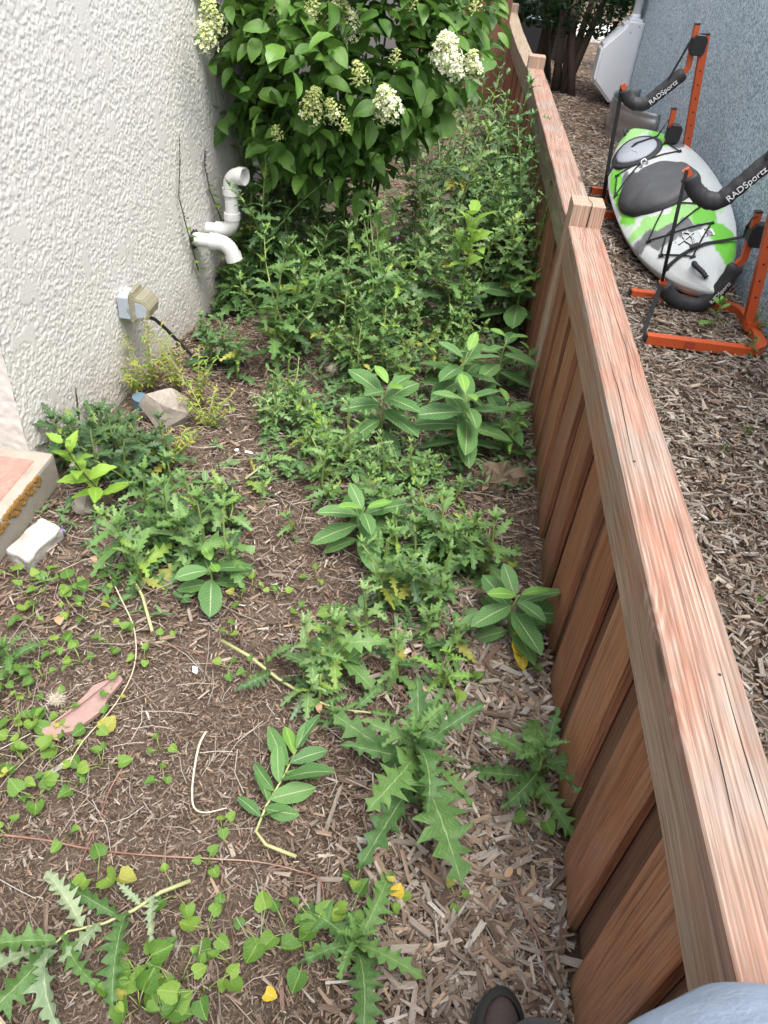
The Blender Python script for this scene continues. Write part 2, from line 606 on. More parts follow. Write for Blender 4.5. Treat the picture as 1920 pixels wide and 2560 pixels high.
# leaves
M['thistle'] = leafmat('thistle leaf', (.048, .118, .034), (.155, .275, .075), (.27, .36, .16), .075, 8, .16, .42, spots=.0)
M['thistle_far'] = leafmat('thistle leaf shaded', (.042, .105, .036), (.135, .25, .082), (.30, .38, .2), .11, 8, .15, .45)  # duller copy of the thistle leaf, shade put into its colour
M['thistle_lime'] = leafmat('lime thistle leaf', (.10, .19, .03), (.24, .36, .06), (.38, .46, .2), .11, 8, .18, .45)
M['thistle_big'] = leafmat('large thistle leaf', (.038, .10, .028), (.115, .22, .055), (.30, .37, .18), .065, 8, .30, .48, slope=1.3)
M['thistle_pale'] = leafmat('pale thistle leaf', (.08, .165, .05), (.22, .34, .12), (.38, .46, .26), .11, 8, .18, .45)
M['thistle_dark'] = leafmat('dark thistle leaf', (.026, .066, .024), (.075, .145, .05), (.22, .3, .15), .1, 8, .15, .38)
M['milkweed'] = leafmat('milkweed leaf', (.055, .138, .042), (.12, .245, .07), (.46, .52, .30), .075, 12, .2, .45, slope=.5)
M['milkweed_top'] = leafmat('young milkweed leaf', (.10, .24, .04), (.18, .34, .06), (.42, .5, .22), .09, 12, .2, .45)
M['violet'] = leafmat('violet leaf', (.048, .125, .022), (.16, .28, .042), (.22, .33, .08), .06, 6, .3, .4, spots=.45, spotcol=(.42, .33, .05), slope=1.6)
M['hydrangea'] = leafmat('hydrangea leaf', (.034, .098, .018), (.125, .245, .042), (.17, .29, .07), .05, 8, .22, .34, slope=1.2)
M['lime'] = leafmat('lime green leaf', (.13, .27, .03), (.27, .43, .06), (.35, .5, .14), .08, 7, .25, .42, slope=1.0, trans=.3)
M['yellowing'] = leafmat('yellowing leaf', (.19, .22, .035), (.36, .34, .075), (.36, .36, .12), .1, 6, .1, .5)
M['yellow'] = leafmat('yellow leaf', (.46, .32, .03), (.6, .46, .05), (.6, .5, .12), .08, 10, .2, .5, spots=.5)
M['withered'] = leafmat('withered leaf', (.12, .19, .10), (.28, .34, .20), (.4, .42, .28), .1, 7, .2, .6)
M['arbor'] = leafmat('arborvitae spray', (.006, .024, .007), (.026, .07, .016), (.03, .07, .02), .05, 3, .1, .6, trans=.1, spec=.2)
m, nt, b = newmat('hydrangea florets')
at = N(nt, 'ShaderNodeAttribute', attribute_name='tint')
col = mix(nt, at.outputs['Fac'], (.40, .46, .14), (.76, .76, .60))
L(nt, col, b.inputs['Base Color'])
b.inputs['Roughness'].default_value = .6
M['floret'] = m
# kayak : moulded plastic, lime and grey streaks in the white
m, nt, b = newmat('kayak plastic')
uvn = N(nt, 'ShaderNodeUVMap')
sp = N(nt, 'ShaderNodeSeparateXYZ')
L(nt, uvn.outputs[0], sp.inputs[0])
ss, uu = sp.outputs[0], sp.outputs[1]          # u 0..1 along the hull, v 0..1 across the deck, -1 under it
nz = noise_(nt, coords(nt, scale=(6, 3, 6)), 1, 4, .6, .6)
wob = math_(nt, 'MULTIPLY', math_(nt, 'SUBTRACT', nz, .5), .22)
sw = math_(nt, 'ADD', ss, wob)
uw = math_(nt, 'ADD', uu, wob)


def blob(s0, u0, rs, ru, hard=.25):
    a_ = math_(nt, 'POWER', math_(nt, 'DIVIDE', math_(nt, 'SUBTRACT', sw, s0), rs), 2.0)
    b2 = math_(nt, 'POWER', math_(nt, 'DIVIDE', math_(nt, 'SUBTRACT', uw, u0), ru), 2.0)
    return mapr(nt, math_(nt, 'ADD', a_, b2), 1 - hard, 1 + hard, 1, 0, True)


base = mix(nt, mapr(nt, nz, .3, .7), (.56, .60, .59), (.66, .69, .67))
lime = (.16, .56, .04)
limel = (.33, .66, .20)
colk = mix(nt, blob(.345, .42, .045, .5), base, limel)          # band before the cockpit
colk = mix(nt, blob(.14, .76, .15, .10), colk, lime)            # wall side of the bow
colk = mix(nt, blob(.31, .72, .04, .10), colk, lime)
colk = mix(nt, blob(.57, .12, .17, .085), colk, lime)            # fence side of the cockpit
colk = mix(nt, blob(.60, .25, .09, .10), colk, (.10, .11, .115))
colk = mix(nt, blob(.275, .36, .035, .34), colk, (.15, .155, .16))
colk = mix(nt, blob(.84, .74, .08, .15), colk, lime)            # stern
colk = mix(nt, blob(.95, .45, .05, .5), colk, limel)
colk = mix(nt, blob(.80, .86, .035, .12), colk, (.16, .165, .17))
n9 = noise_(nt, coords(nt), 60, 3, .7)
colk = mix(nt, mapr(nt, n9, .55, .75, 0, .25), colk, (.36, .38, .36))
deckm = math_(nt, 'GREATER_THAN', uu, -.5)
colk = mix(nt, deckm, base, colk)
n5 = noise_(nt, coords(nt), 7, 5, .7)
colk = mix(nt, mapr(nt, n5, .55, .75, 0, .35), colk, (.48, .49, .46))
L(nt, colk, b.inputs['Base Color'])
b.inputs['Roughness'].default_value = .36
M['kayak'] = m
M['skirt'] = plain('grey cockpit cover', (.085, .087, .092), .55, var=.25, nscale=12, bumpd=.004)
M['hatch'] = plain('grey hatch lid', (.40, .43, .47), .45, var=.05)
M['rubber'] = plain('black rubber', (.03, .03, .033), .55, var=.2)
m, nt, b = newmat('yellowed clear plastic')
b.inputs['Base Color'].default_value = (.50, .47, .35, 1)
b.inputs['Roughness'].default_value = .3
b.inputs['Transmission Weight'].default_value = .6
b.inputs['IOR'].default_value = 1.3
M['clear'] = m
M['shirt'] = plain('pale blue cotton', (.30, .36, .46), .9, var=.12, nscale=14, bumpd=.006)
M['trouser'] = plain('dark trousers', (.05, .05, .055), .9, var=.15, nscale=80)
M['shoe'] = plain('brown shoe fabric', (.06, .045, .04), .85, var=.3, nscale=120, bumpd=.001)
M['shoe_rubber'] = plain('black shoe rubber', (.02, .02, .02), .6, var=.2)
M['skin'] = plain('skin', (.52, .33, .25), .5, var=.06)
M['hair'] = plain('brown hair', (.05, .03, .02), .7, var=.3, nscale=60)

# ------------------------------------------------------------------ ground
def gz(x, y):
    """gentle unevenness of the bed"""
    return .008 * np.sin(x * 5.1 + 1.3) * np.cos(y * 4.3) + .006 * np.sin(x * 11 + y * 7.7) + .004 * np.sin(y * 17.3 - x * 13.1)


xs = np.unique(np.concatenate([np.linspace(-120, -4, 14), np.linspace(-4, 4, 161), np.linspace(4, 120, 14)]))
ys = np.unique(np.concatenate([np.linspace(-60, -1, 10), np.linspace(-1, 8, 181), np.linspace(8, 20, 40), np.linspace(20, 250, 14)]))
XX, YY = np.meshgrid(xs, ys, indexing='ij')
fade = np.clip((9 - np.abs(YY)) / 3, 0, 1) * np.clip((4 - np.abs(XX)), 0, 1)
ZZ = (gz(XX, YY) - .004) * fade - .004
g = MB()
nx, ny = len(xs), len(ys)
idx = np.arange(nx * ny).reshape(nx, ny)
q = np.stack([idx[:-1, :-1], idx[1:, :-1], idx[1:, 1:], idx[:-1, 1:]], -1).reshape(-1, 4)
g.add(np.stack([XX, YY, ZZ], -1).reshape(-1, 3), q.ravel(), np.full(len(q), 4))
ground = g.build('ground', M['soil'], smooth=True)
tag(ground, 'brown mulched earth between the two houses', kind='structure')

CHIP_PAL = np.array([(.37, .31, .255), (.46, .39, .32), (.30, .255, .215), (.20, .145, .108), (.29, .21, .155), (.39, .28, .195), (.13, .092, .07), (.50, .46, .41), (.24, .155, .115)])


def chips(n, xr, yr, lr, pal_p, zmax=.014, ypow=1.0, fn=None, mask=None, wr=(.14, .32)):
    x = RNG.uniform(*xr, n)
    y = yr[0] + (yr[1] - yr[0]) * RNG.uniform(0, 1, n) ** ypow
    if mask is not None:
        k = mask(x, y)
        x, y = x[k], y[k]
        n = len(x)
    ln = RNG.uniform(lr[0], lr[1], n) * RNG.choice([.6, 1.0, 1.35], n, p=[.4, .45, .15])
    if fn is not None:
        ln = ln * fn(x, y)
    w = ln * RNG.uniform(*wr, n)
    t = np.minimum(w * RNG.uniform(.2, .55, n), .006)
    yaw = RNG.uniform(0, 2 * np.pi, n)
    pit = RNG.normal(0, .16, n)
    rol = RNG.normal(0, .35, n)
    z = gz(x, y) + RNG.uniform(0, zmax, n) + t * .5
    cy, sy = np.cos(yaw), np.sin(yaw)
    A = np.stack([cy * np.cos(pit), sy * np.cos(pit), np.sin(pit)], -1)
    Bv = np.stack([-sy, cy, np.zeros(n)], -1)
    Cv = np.cross(A, Bv)
    B2 = Bv * np.cos(rol)[:, None] + Cv * np.sin(rol)[:, None]
    C2 = np.cross(A, B2)
    sg = np.array([(-1, -1, -1), (1, -1, -1), (1, 1, -1), (-1, 1, -1), (-1, -1, 1), (1, -1, 1), (1, 1, 1), (-1, 1, 1)], float)
    sgn = np.repeat(sg[None], n, 0)
    taper = RNG.uniform(.25, 1, (n, 2))
    end = np.where(sgn[:, :, 0] > 0, taper[:, :1], taper[:, 1:])
    sgn[:, :, 1] *= end
    sgn[:, :, 0] += RNG.uniform(-.25, .25, (n, 8))
    V = (np.stack([x, y, z], -1)[:, None] + sgn[:, :, :1] * (A * ln[:, None] / 2)[:, None]
         + sgn[:, :, 1:2] * (B2 * w[:, None] / 2)[:, None] + sgn[:, :, 2:] * (C2 * t[:, None] / 2)[:, None])
    f = np.array([(0, 3, 2, 1), (4, 5, 6, 7), (0, 1, 5, 4), (1, 2, 6, 5), (2, 3, 7, 6), (3, 0, 4, 7)]).ravel()
    flat = (np.arange(n)[:, None] * 8 + f[None]).ravel()
    ci = RNG.choice(len(CHIP_PAL), n, p=pal_p)
    col = CHIP_PAL[ci] * RNG.uniform(.7, 1.35, n)[:, None]
    col = np.concatenate([col, np.ones((n, 1))], 1)
    col = np.repeat(col, 8, 0)
    uv = np.tile(np.stack([sg[:, 1] * .5, sg[:, 0] * .5 + .3 * sg[:, 2]], -1), (n, 1)) + np.repeat(RNG.uniform(0, 40, (n, 2)), 8, 0)
    return V.reshape(-1, 3), flat, np.full(n * 6, 4), uv, col


def add_chips(mb, *a, **k):
    V, flat, tot, uv, col = chips(*a, **k)
    mb.add(V, flat, tot, uv=uv, col=col)


pg_ = np.array([.17, .11, .14, .12, .13, .09, .10, .08, .06])
pb_ = np.array([.10, .05, .10, .22, .17, .11, .14, .03, .08])
pd_ = np.array([.09, .04, .10, .24, .16, .09, .20, .02, .06])
pd_ /= pd_.sum()
pg_ /= pg_.sum()
pb_ /= pb_.sum()
front = lambda x, y: np.clip(.75 + .5 * (x + .1), .55, 1.2) * np.clip(1.25 - .22 * (y - .5), .75, 1.3)
inbed = lambda x, y: (x > -1.24 + np.clip(y - 2, 0, 9) * .02) & (x < .452)
mu = MB()
add_chips(mu, 10000, (-1.24, .45), (.25, 1.3), (.018, .034), pd_, fn=front, mask=inbed)
add_chips(mu, 30000, (-1.24, .45), (.25, 1.3), (.006, .016), pd_, mask=inbed)
add_chips(mu, 6500, (-.02, .45), (.3, 1.75), (.03, .056), pg_, zmax=.02, mask=lambda x, y: inbed(x, y) & (RNG.uniform(0, 1, len(x)) < np.clip((x + .05) * 3.2, 0, 1)))
add_chips(mu, 12000, (-1.25, .45), (1.3, 3.4), (.016, .036), pd_, mask=inbed)
add_chips(mu, 22000, (-1.25, .45), (1.3, 3.4), (.008, .018), pd_, mask=inbed)
add_chips(mu, 9000, (-1.25, .45), (3.4, 9.0), (.02, .045), pb_, mask=inbed)
tag(mu.build('wood_chip_mulch', M['chip']), 'loose brown wood chip mulch covering the weedy bed', 'mulch', kind='stuff')
pr_ = np.array([.22, .15, .22, .10, .08, .05, .12, .10, .03])
pr_ /= pr_.sum()
mr = MB()
add_chips(mr, 17000, (.585, 1.78), (.9, 4.6), (.028, .05), pr_, zmax=.016)
add_chips(mr, 9000, (.585, 1.78), (4.6, 8.0), (.03, .052), pr_, zmax=.014)
add_chips(mr, 7000, (.45, 1.8), (8.0, 12), (.035, .06), pb_, zmax=.014)
add_chips(mr, 5000, (.3, 4.5), (12, 22), (.05, .09), pg_, zmax=.014)
tag(mr.build('wood_chip_mulch', M['chip']), 'grey brown wood chip mulch beside the kayak rack', 'mulch', kind='stuff')
# the largest chips can be picked out one by one
for i in range(150):
    for _ in range(50):
        x, y = RNG.uniform(-.1, .43), RNG.uniform(.45, 1.7)
        if i >= 90:
            x, y = RNG.uniform(-.85, .1), RNG.uniform(.45, 1.6)
        if RNG.uniform() < np.clip((x + .4) * 1.6, .15, 1):
            break
    if i % 30 < 12 or i < 12:
        if i < 30:
            pass
    V, flat, tot, uv, col = chips(1, (x, x + .001), (y, y + .001), (.05, .075) if i < 90 else (.03, .045), pg_, wr=(.16, .3))
    V = V + np.array([0, 0, .014])
    b_ = MB()
    b_.add(V, flat, tot, uv=uv, col=col)
    b_.build('wood_chip', M['chip'], ground)
# fine straw and twigs in the mulch
st = MB()
for i in range(900):
    x, y = RNG.uniform(-1.15, .44), .3 + 3.0 * RNG.uniform() ** 1.3
    a = RNG.uniform(0, 6.28)
    l = RNG.uniform(.02, .09)
    z = float(gz(x, y)) + .018
    k = RNG.normal(0, .012)
    d, p = np.array([math.cos(a), math.sin(a), 0]), np.array([-math.sin(a), math.cos(a), 0])
    c0 = np.array([x, y, z])
    st.tube([c0 - d * l, c0 + p * k, c0 + d * l + np.array([0, 0, RNG.uniform(-.008, .006)])], RNG.uniform(.0006, .0013), 3, cap=False,
            col=np.array(CHIP_PAL[RNG.choice([0, 1, 3, 7])]) * RNG.uniform(.7, 1.3))
tag(st.build('dry_straw', M['chip']), 'fine dry straw and fibres strewn over the mulch', 'straw', kind='stuff')
# pale paving beyond the tree trunks
pv = MB()
pv.box((2.4, 16.6, .03), (3.4, 2.2, .07))
tag(pv.build('pavement', M['pavement']), 'bright concrete paving seen between the far trunks', kind='structure')

# ------------------------------------------------------------------ white stucco house
house = tag(empty('stucco_house', (-2.2, 3, 0)), 'white textured stucco house along the weedy bed', 'house')


def to_parent(o, p):
    bpy.context.view_layer.update()
    o.parent = p
    o.matrix_parent_inverse = Matrix.Translation(-p.location)
    return o


def vnoise(shape, cell, seed):
    r = np.random.default_rng(seed)
    gy, gx = shape
    ny, nx = int(gy / cell[0]) + 3, int(gx / cell[1]) + 3
    t = r.uniform(0, 1, (ny, nx))
    yy, xx = np.arange(gy) / cell[0], np.arange(gx) / cell[1]
    iy, ix = yy.astype(int), xx.astype(int)
    fy, fx = yy - iy, xx - ix
    fy, fx = fy * fy * (3 - 2 * fy), fx * fx * (3 - 2 * fx)
    a = t[iy][:, ix] * (1 - fx) + t[iy][:, ix + 1] * fx
    b2 = t[iy + 1][:, ix] * (1 - fx) + t[iy + 1][:, ix + 1] * fx
    return a * (1 - fy)[:, None] + b2 * fy[:, None]


WA, WB = np.array([-1.335, 1.96]), np.array([-1.075, 4.05])       # wall foot : near corner, far corner


def wallx(y):
    return WA[0] + (y - WA[1]) / (WB[1] - WA[1]) * (WB[0] - WA[0])


def stucco_sheet(mb, p0, p1, z0, z1, nrm_, step=.0036, seed=1):
    ln = np.linalg.norm(p1 - p0)
    nu, nv_ = int(ln / step), int((z1 - z0) / step)
    shp = (nv_ + 1, nu + 1)
    n1 = vnoise(shp, (2.7, 2.1), seed) * .55 + vnoise(shp, (1.4, 1.2), seed + 1) * .45
    n0 = vnoise(shp, (60, 45), seed + 2) * .35 + vnoise(shp, (17, 6), seed + 3) * .65
    h = np.clip((n1 - .36) / .30, 0, 1)
    h = h * h * (3 - 2 * h)
    fl = np.clip((n0 - .66) / .05, 0, 1)
    h = h * (1 - fl) + .8 * fl
    h += .18 * vnoise(shp, (1.2, 1.2), seed + 5) * (1 - .8 * fl)
    h *= .0026
    edge = np.minimum(1, np.arange(nu + 1) / 3.0)
    u = np.linspace(0, 1, nu + 1)
    zz = np.linspace(z0, z1, nv_ + 1)
    P = p0[None] + (p1 - p0)[None] * u[:, None]
    V = np.zeros((nv_ + 1, nu + 1, 3))
    V[..., 0] = P[:, 0][None] + nrm_[0] * h
    V[..., 1] = P[:, 1][None] + nrm_[1] * h
    V[..., 2] = zz[:, None]
    ii = np.arange((nv_ + 1) * (nu + 1)).reshape(nv_ + 1, nu + 1)
    q = np.stack([ii[:-1, :-1], ii[:-1, 1:], ii[1:, 1:], ii[1:, :-1]], -1).reshape(-1, 4)
    mb.add(V.reshape(-1, 3), q.ravel(), np.full(len(q), 4))


wm = MB()
dn = nrm(np.array([WB[1] - WA[1], -(WB[0] - WA[0])]))
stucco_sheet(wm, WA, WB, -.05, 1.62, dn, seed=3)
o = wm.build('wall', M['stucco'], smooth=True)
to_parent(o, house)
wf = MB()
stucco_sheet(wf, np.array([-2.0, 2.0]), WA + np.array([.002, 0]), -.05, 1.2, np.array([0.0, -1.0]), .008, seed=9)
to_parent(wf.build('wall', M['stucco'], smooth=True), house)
# solid core; unseen wall tops kept low to let in more sky light
core = MB()
fp = [(-1.338, 1.964), (-1.079, 4.046), (-4.2, 4.2), (-4.2, 2.004)]


def prism(mb, poly, z0, z1):
    n = len(poly)
    v = [(x, y, z0) for x, y in poly] + [(x, y, z1) for x, y in poly]
    f = [tuple(range(n - 1, -1, -1)), tuple(range(n, 2 * n))] + [(i, (i + 1) % n, n + (i + 1) % n, n + i) for i in range(n)]
    mb.faces(np.array(v, float), f)


prism(core, fp, -.06, 2.2)
to_parent(core.build('wall', M['stucco']), house)
rear = MB()
prism(rear, [(-4.2, 5.35), (-.86, 5.35), (-.80, 8.8), (-4.2, 8.8)], -.06, 2.2)
to_parent(rear.build('wall', M['greywall']), house)
link = MB()
prism(link, [(-4.2, 4.2), (-1.45, 4.07), (-1.42, 5.35), (-4.2, 5.35)], -.06, 2.15)
to_parent(link.build('wall', M['greywall']), house)

# ------------------------------------------------------------------ blue stucco house
bh = tag(empty('blue_house', (3.3, 5, 0)), 'pale blue stucco house behind the kayak rack', 'house')
bm_ = MB()
prism(bm_, [(1.78, -2.0), (5.0, -2.0), (5.0, 10.9), (1.78, 10.9)], -.06, 2.2)  # unseen upper wall cut low so that more sky light gets in
to_parent(bm_.build('wall', M['blue']), bh)

# ------------------------------------------------------------------ fence
fence = tag(empty('wooden_fence', (.5, 3, 0)), 'low redwood board fence with flat cap rail running away between the yards', 'fence')
FX, FW, FZ = .446, .122, .77
board_meshes = {}


def get_board(key, w, t, h, seed, mat):
    if key in board_meshes:
        return board_meshes[key]
    r = random.Random(seed)
    bm = bmesh.new()
    bmesh.ops.create_cube(bm, size=1)
    for v in bm.verts:
        v.co = Vector((v.co.x * t, v.co.y * w, (v.co.z + .5) * h))
        v.co += Vector((r.uniform(-.003, .003), r.uniform(-.003, .003), r.uniform(-.004, .004)))
    bmesh.ops.bevel(bm, geom=list(bm.edges), offset=.0028, segments=1, affect='EDGES')
    me = bpy.data.meshes.new('board')
    bm.to_mesh(me)
    bm.free()
    me.materials.append(mat)
    board_meshes[key] = me
    return me


POSTS = [(.446, -.48), (.444, 3.0), (.396, 6.57), (.282, 10.38), (.10, 13.6)]


def fence_left(y):
    for (x0, y0), (x1, y1) in zip(POSTS, POSTS[1:]):
        if y <= y1:
            return x0 + (x1 - x0) * (y - y0) / (y1 - y0)
    return POSTS[-1][0]


def sag(y):
    if y < 6.57:
        return 0.0
    if y < 10.4:
        return -.035 * math.sin(math.pi * (y - 6.6) / 3.8) - .01
    return -.02


def part(me, name, loc, rz=0, rx=0, ry=0, par=None):
    o = obj(name, me)
    o.location = loc
    o.rotation_euler = (rx, ry, rz)
    o.parent = par
    if par is not None:
        o.matrix_parent_inverse = Matrix.Translation(-par.location)
    return o


r = random.Random(5)
y = .714 - .262 * 4
i = 0
while y < 13.0:
    xl = fence_left(y) + .011
    ang = math.atan2(fence_left(y - .1) - fence_left(y + .1), .2)
    zt = FZ - .152 + sag(y)
    h = zt + .01
    me = get_board(('f', i % 5), .170, .024, .626, 10 + i % 5, M['board'])
    part(me, 'board', (xl + .012 + r.uniform(-.002, .002), y + .085, -.01 + min(0, zt - .616)), ang + r.uniform(-.012, .012), r.uniform(-.006, .006), 0, fence)
    me = get_board(('b', i % 4), .172, .022, .626, 30 + i % 4, M['boardback'])
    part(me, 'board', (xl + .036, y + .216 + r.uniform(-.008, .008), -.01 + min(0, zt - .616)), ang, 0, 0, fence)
    y += .262 + r.uniform(-.006, .006)
    i += 1


def fence_beam(name, y0, y1, xo, w, z0, z1, mat, n=14):
    """long member following the fence line, left face at xo from the line"""
    mb = MB()
    yy = np.linspace(y0, y1, n)
    V, F = [], []
    rr = random.Random(int(y0 * 100) + int(z0 * 1000))
    bv = .004
    for a in yy:
        xl = fence_left(a) + xo
        dz = sag(a)
        j = rr.uniform(-.0012, .0012)
        prof = [(0, z0 + bv), (bv, z0), (w - bv, z0), (w, z0 + bv), (w, z1 - bv), (w - bv, z1), (bv, z1), (0, z1 - bv)]
        V += [(xl + px_ + j, a, pz_ + dz + j) for px_, pz_ in prof]
    k = 8
    for s_ in range(n - 1):
        for j in range(k):
            j2 = (j + 1) % k
            F.append((s_ * k + j, s_ * k + j2, (s_ + 1) * k + j2, (s_ + 1) * k + j))
    F.append(tuple(range(k)))
    F.append(tuple((n - 1) * k + j for j in range(k - 1, -1, -1)))
    mb.faces(np.array(V), F)
    # own origin in the middle of the member so that the grain runs along it
    c0 = np.array([fence_left((y0 + y1) / 2), (y0 + y1) / 2, (z0 + z1) / 2])
    mb.v = [v - c0 for v in mb.v]
    bm2 = mb.build(name, mat)
    bm2.location = Vector(c0)
    bm2.parent = fence
    bm2.matrix_parent_inverse = Matrix.Translation(-fence.location)
    return bm2


for si in range(4):
    y0, y1 = POSTS[si][1] + .063, POSTS[si + 1][1] - .001
    if si == 0:
        y0 = -.42
    else:
        y0 = POSTS[si][1] + .126
    far = si >= 1
    fence_beam('cap_rail', y0, y1, 0, FW, FZ - .040, FZ, M['cap'] if si < 2 else M['capfar'])
    fence_beam('rail', y0, y1, .0025, .040, FZ - .152, FZ - .0405, M['caprail'] if si < 1 else M['capfar'])
    fence_beam('rail', y0, y1, .062, .038, FZ - .152, FZ - .0405, M['caprail'])
    fence_beam('rail', y0, y1, .062, .038, .12, .20, M['boardback'])
for (px_, py_) in POSTS[1:]:
    o = bevel_box('post', (.124, .124, .86), M['post'], None, .004, 2)
    o.location = (px_ + .063, py_ + .063, .42 + (sag(py_ + .01) if py_ > 6.6 else 0))
    o.parent = fence
    o.matrix_parent_inverse = Matrix.Translation(-fence.location)
    if py_ < 4:
        ck = MB()
        ck.tube([(.008, -.0632, .43), (.006, -.0628, .36), (.012, -.0628, .25)], [.0018, .0028, .001], 5)
        ck.tube([(.008, -.0632, .431), (.012, -.02, .4302), (.002, .02, .4302), (.004, .05, .4302)], [.002, .0016, .0012, .0006], 5)
        c_ = ck.build('crack', M['seal'], o)
for (ny_, nx_) in [(2.86, .03), (2.84, .09), (1.42, .03), (.83, .085), (3.3, .03), (3.34, .09), (4.1, .035), (4.15, .088), (4.6, .05)]:
    mb = MB()
    mb.tube([(fence_left(ny_) + nx_, ny_, FZ - .002), (fence_left(ny_) + nx_, ny_, FZ + .0006)], .003, 8)
    to_parent(mb.build('nail_head', M['seal']), fence)
for pts_ in [[(.085, 2.75), (.082, 2.4), (.088, 2.0), (.080, 1.7)], [(.03, 1.95), (.034, 1.7), (.028, 1.4)], [(.09, 1.25), (.094, 1.0), (.088, .7), (.092, .45)], [(.05, .8), (.046, .55)], [(.06, 5.6), (.064, 4.9), (.06, 4.3)]]:
    mb = MB()
    W = [np.array([fence_left(b_2) + a_2 + random.uniform(-.002, .002), b_2, FZ - .0004]) for a_2, b_2 in pts_]
    W = [W[i] * (1 - t) + W[i + 1] * t + np.array([random.uniform(-.0012, .0012), 0, 0]) for i in range(len(W) - 1) for t in (0, .25, .5, .75)] + [W[-1]]
    n_ = len(W)
    mb.tube(W, [.0011 * math.sin(math.pi * (i + .3) / (n_ - .4)) + .0002 for i in range(n_)], 4, flat=.8)
    to_parent(mb.build('crack', M['seal']), fence)
# return fence closing the bed behind the hydrangea
rf = tag(empty('return_fence', (-.2, 9.05, 0)), 'dark brown plank fence closing off the bed behind the hydrangea', 'fence')
x = -1.0
k = 0
while x < .26:
    w = .215
    me = get_board(('r', k % 3), w - .004, .03, 1.35, 70 + k % 3, M['boardback'])
    part(me, 'board', (x + w / 2, 9.05 + r.uniform(-.003, .003), -.02), math.pi / 2, 0, 0, rf)
    x += w
    k += 1
bo = bevel_box('rail', (1.3, .04, .09), M['boardback'], None, .004)
bo.location = (-.36, 9.087, .9)
to_parent(bo, rf)

# ------------------------------------------------------------------ leaf templates
TPL = {}


def strip_leaf(name, vs_, wl, wr, mat, droop=.5, fold=.15, wave=None, cols=1, shift=None, twist=0.0, seed=0):
    """midrib plus margins; base at origin, +Y length 1, +Z upper side"""
    rr = np.random.default_rng(seed)
    n = len(vs_)
    cy, cz = [0.0], [0.0]
    for i in range(1, n):
        a = -droop * (vs_[i] + vs_[i - 1]) / 2 + droop * .25
        dl = vs_[i] - vs_[i - 1]
        cy.append(cy[-1] + math.cos(a) * dl)
        cz.append(cz[-1] + math.sin(a) * dl)
    ks = [-1 + j / cols for j in range(2 * cols + 1)]
    V, UV = [], []
    for i in range(n):
        for k in ks:
            wid = wl[i] if k < 0 else wr[i]
            xx = k * wid
            sh = (shift[i] if shift is not None else 0) * abs(k)
            a = -droop * vs_[i] + droop * .25
            zz = fold * abs(xx) + (wave[i] * abs(k) * (1 if k < 0 else -.8) if wave is not None else 0)
            tw = twist * vs_[i]
            px2 = xx * math.cos(tw)
            pz2 = zz + xx * math.sin(tw)
            V.append((px2, cy[i] + sh * math.cos(a) - pz2 * math.sin(a), cz[i] + sh * math.sin(a) + pz2 * math.cos(a)))
            UV.append((.5 + .5 * k, vs_[i]))
    m_ = len(ks)
    F = []
    for i in range(n - 1):
        for j in range(m_ - 1):
            F.append((i * m_ + j, i * m_ + j + 1, (i + 1) * m_ + j + 1, (i + 1) * m_ + j))
    return pack(name, V, F, UV, mat)


def pack(name, V, F, UV, mat):
    t = dict(v=np.array(V, float), flat=np.array([i for f in F for i in f]), tot=np.array([len(f) for f in F]), uv=np.array(UV, float), mat=mat, me=None, name=name)
    return t


def tmesh(t, mat=None):
    key = 'me' if mat is None else 'me_' + mat.name
    if t.get(key) is None:
        mb = MB()
        mb.add(t['v'], t['flat'], t['tot'], uv=t['uv'])
        me = mesh_from(mb, t['name'])
        me.materials.append(mat or t['mat'])
        me.polygons.foreach_set('use_smooth', np.ones(len(me.polygons), bool))
        t[key] = me
    return t[key]


def thistle_tpl(seed, nl=6, cols=1, deep=.48, width=.17):
    rr = np.random.default_rng(seed)
    n = 2 * nl + 2
    vs_ = np.linspace(0, 1, n)
    env = width * np.sin(np.pi * np.clip(vs_, .04, 1) ** .72) ** .7 + .012
    wl, wr, sh, wv = env.copy(), env.copy(), np.zeros(n), np.zeros(n)
    for i in range(1, n - 1):
        if i % 2 == 0:
            wl[i] *= rr.uniform(.95, 1.25)
            wr[i] *= rr.uniform(.95, 1.25)
            sh[i] = .035 + rr.uniform(-.01, .02)
            wv[i] = rr.uniform(.015, .065) * (1 if rr.uniform() < .5 else -1)
        else:
            wl[i] *= deep * rr.uniform(.85, 1.2)
            wr[i] *= deep * rr.uniform(.85, 1.2)
            sh[i] = -.01
        if rr.uniform() < .12:
            wl[i] *= rr.uniform(.3, .7)
        if rr.uniform() < .12:
            wr[i] *= rr.uniform(.3, .7)
    wl[0] = wr[0] = .012
    wl[-1] = wr[-1] = .002
    return strip_leaf('leaf', vs_, wl, wr, M['thistle'], droop=rr.uniform(.3, 1.1), fold=rr.uniform(.1, .45), wave=wv, cols=cols, shift=sh, twist=rr.uniform(-.5, .5), seed=seed)


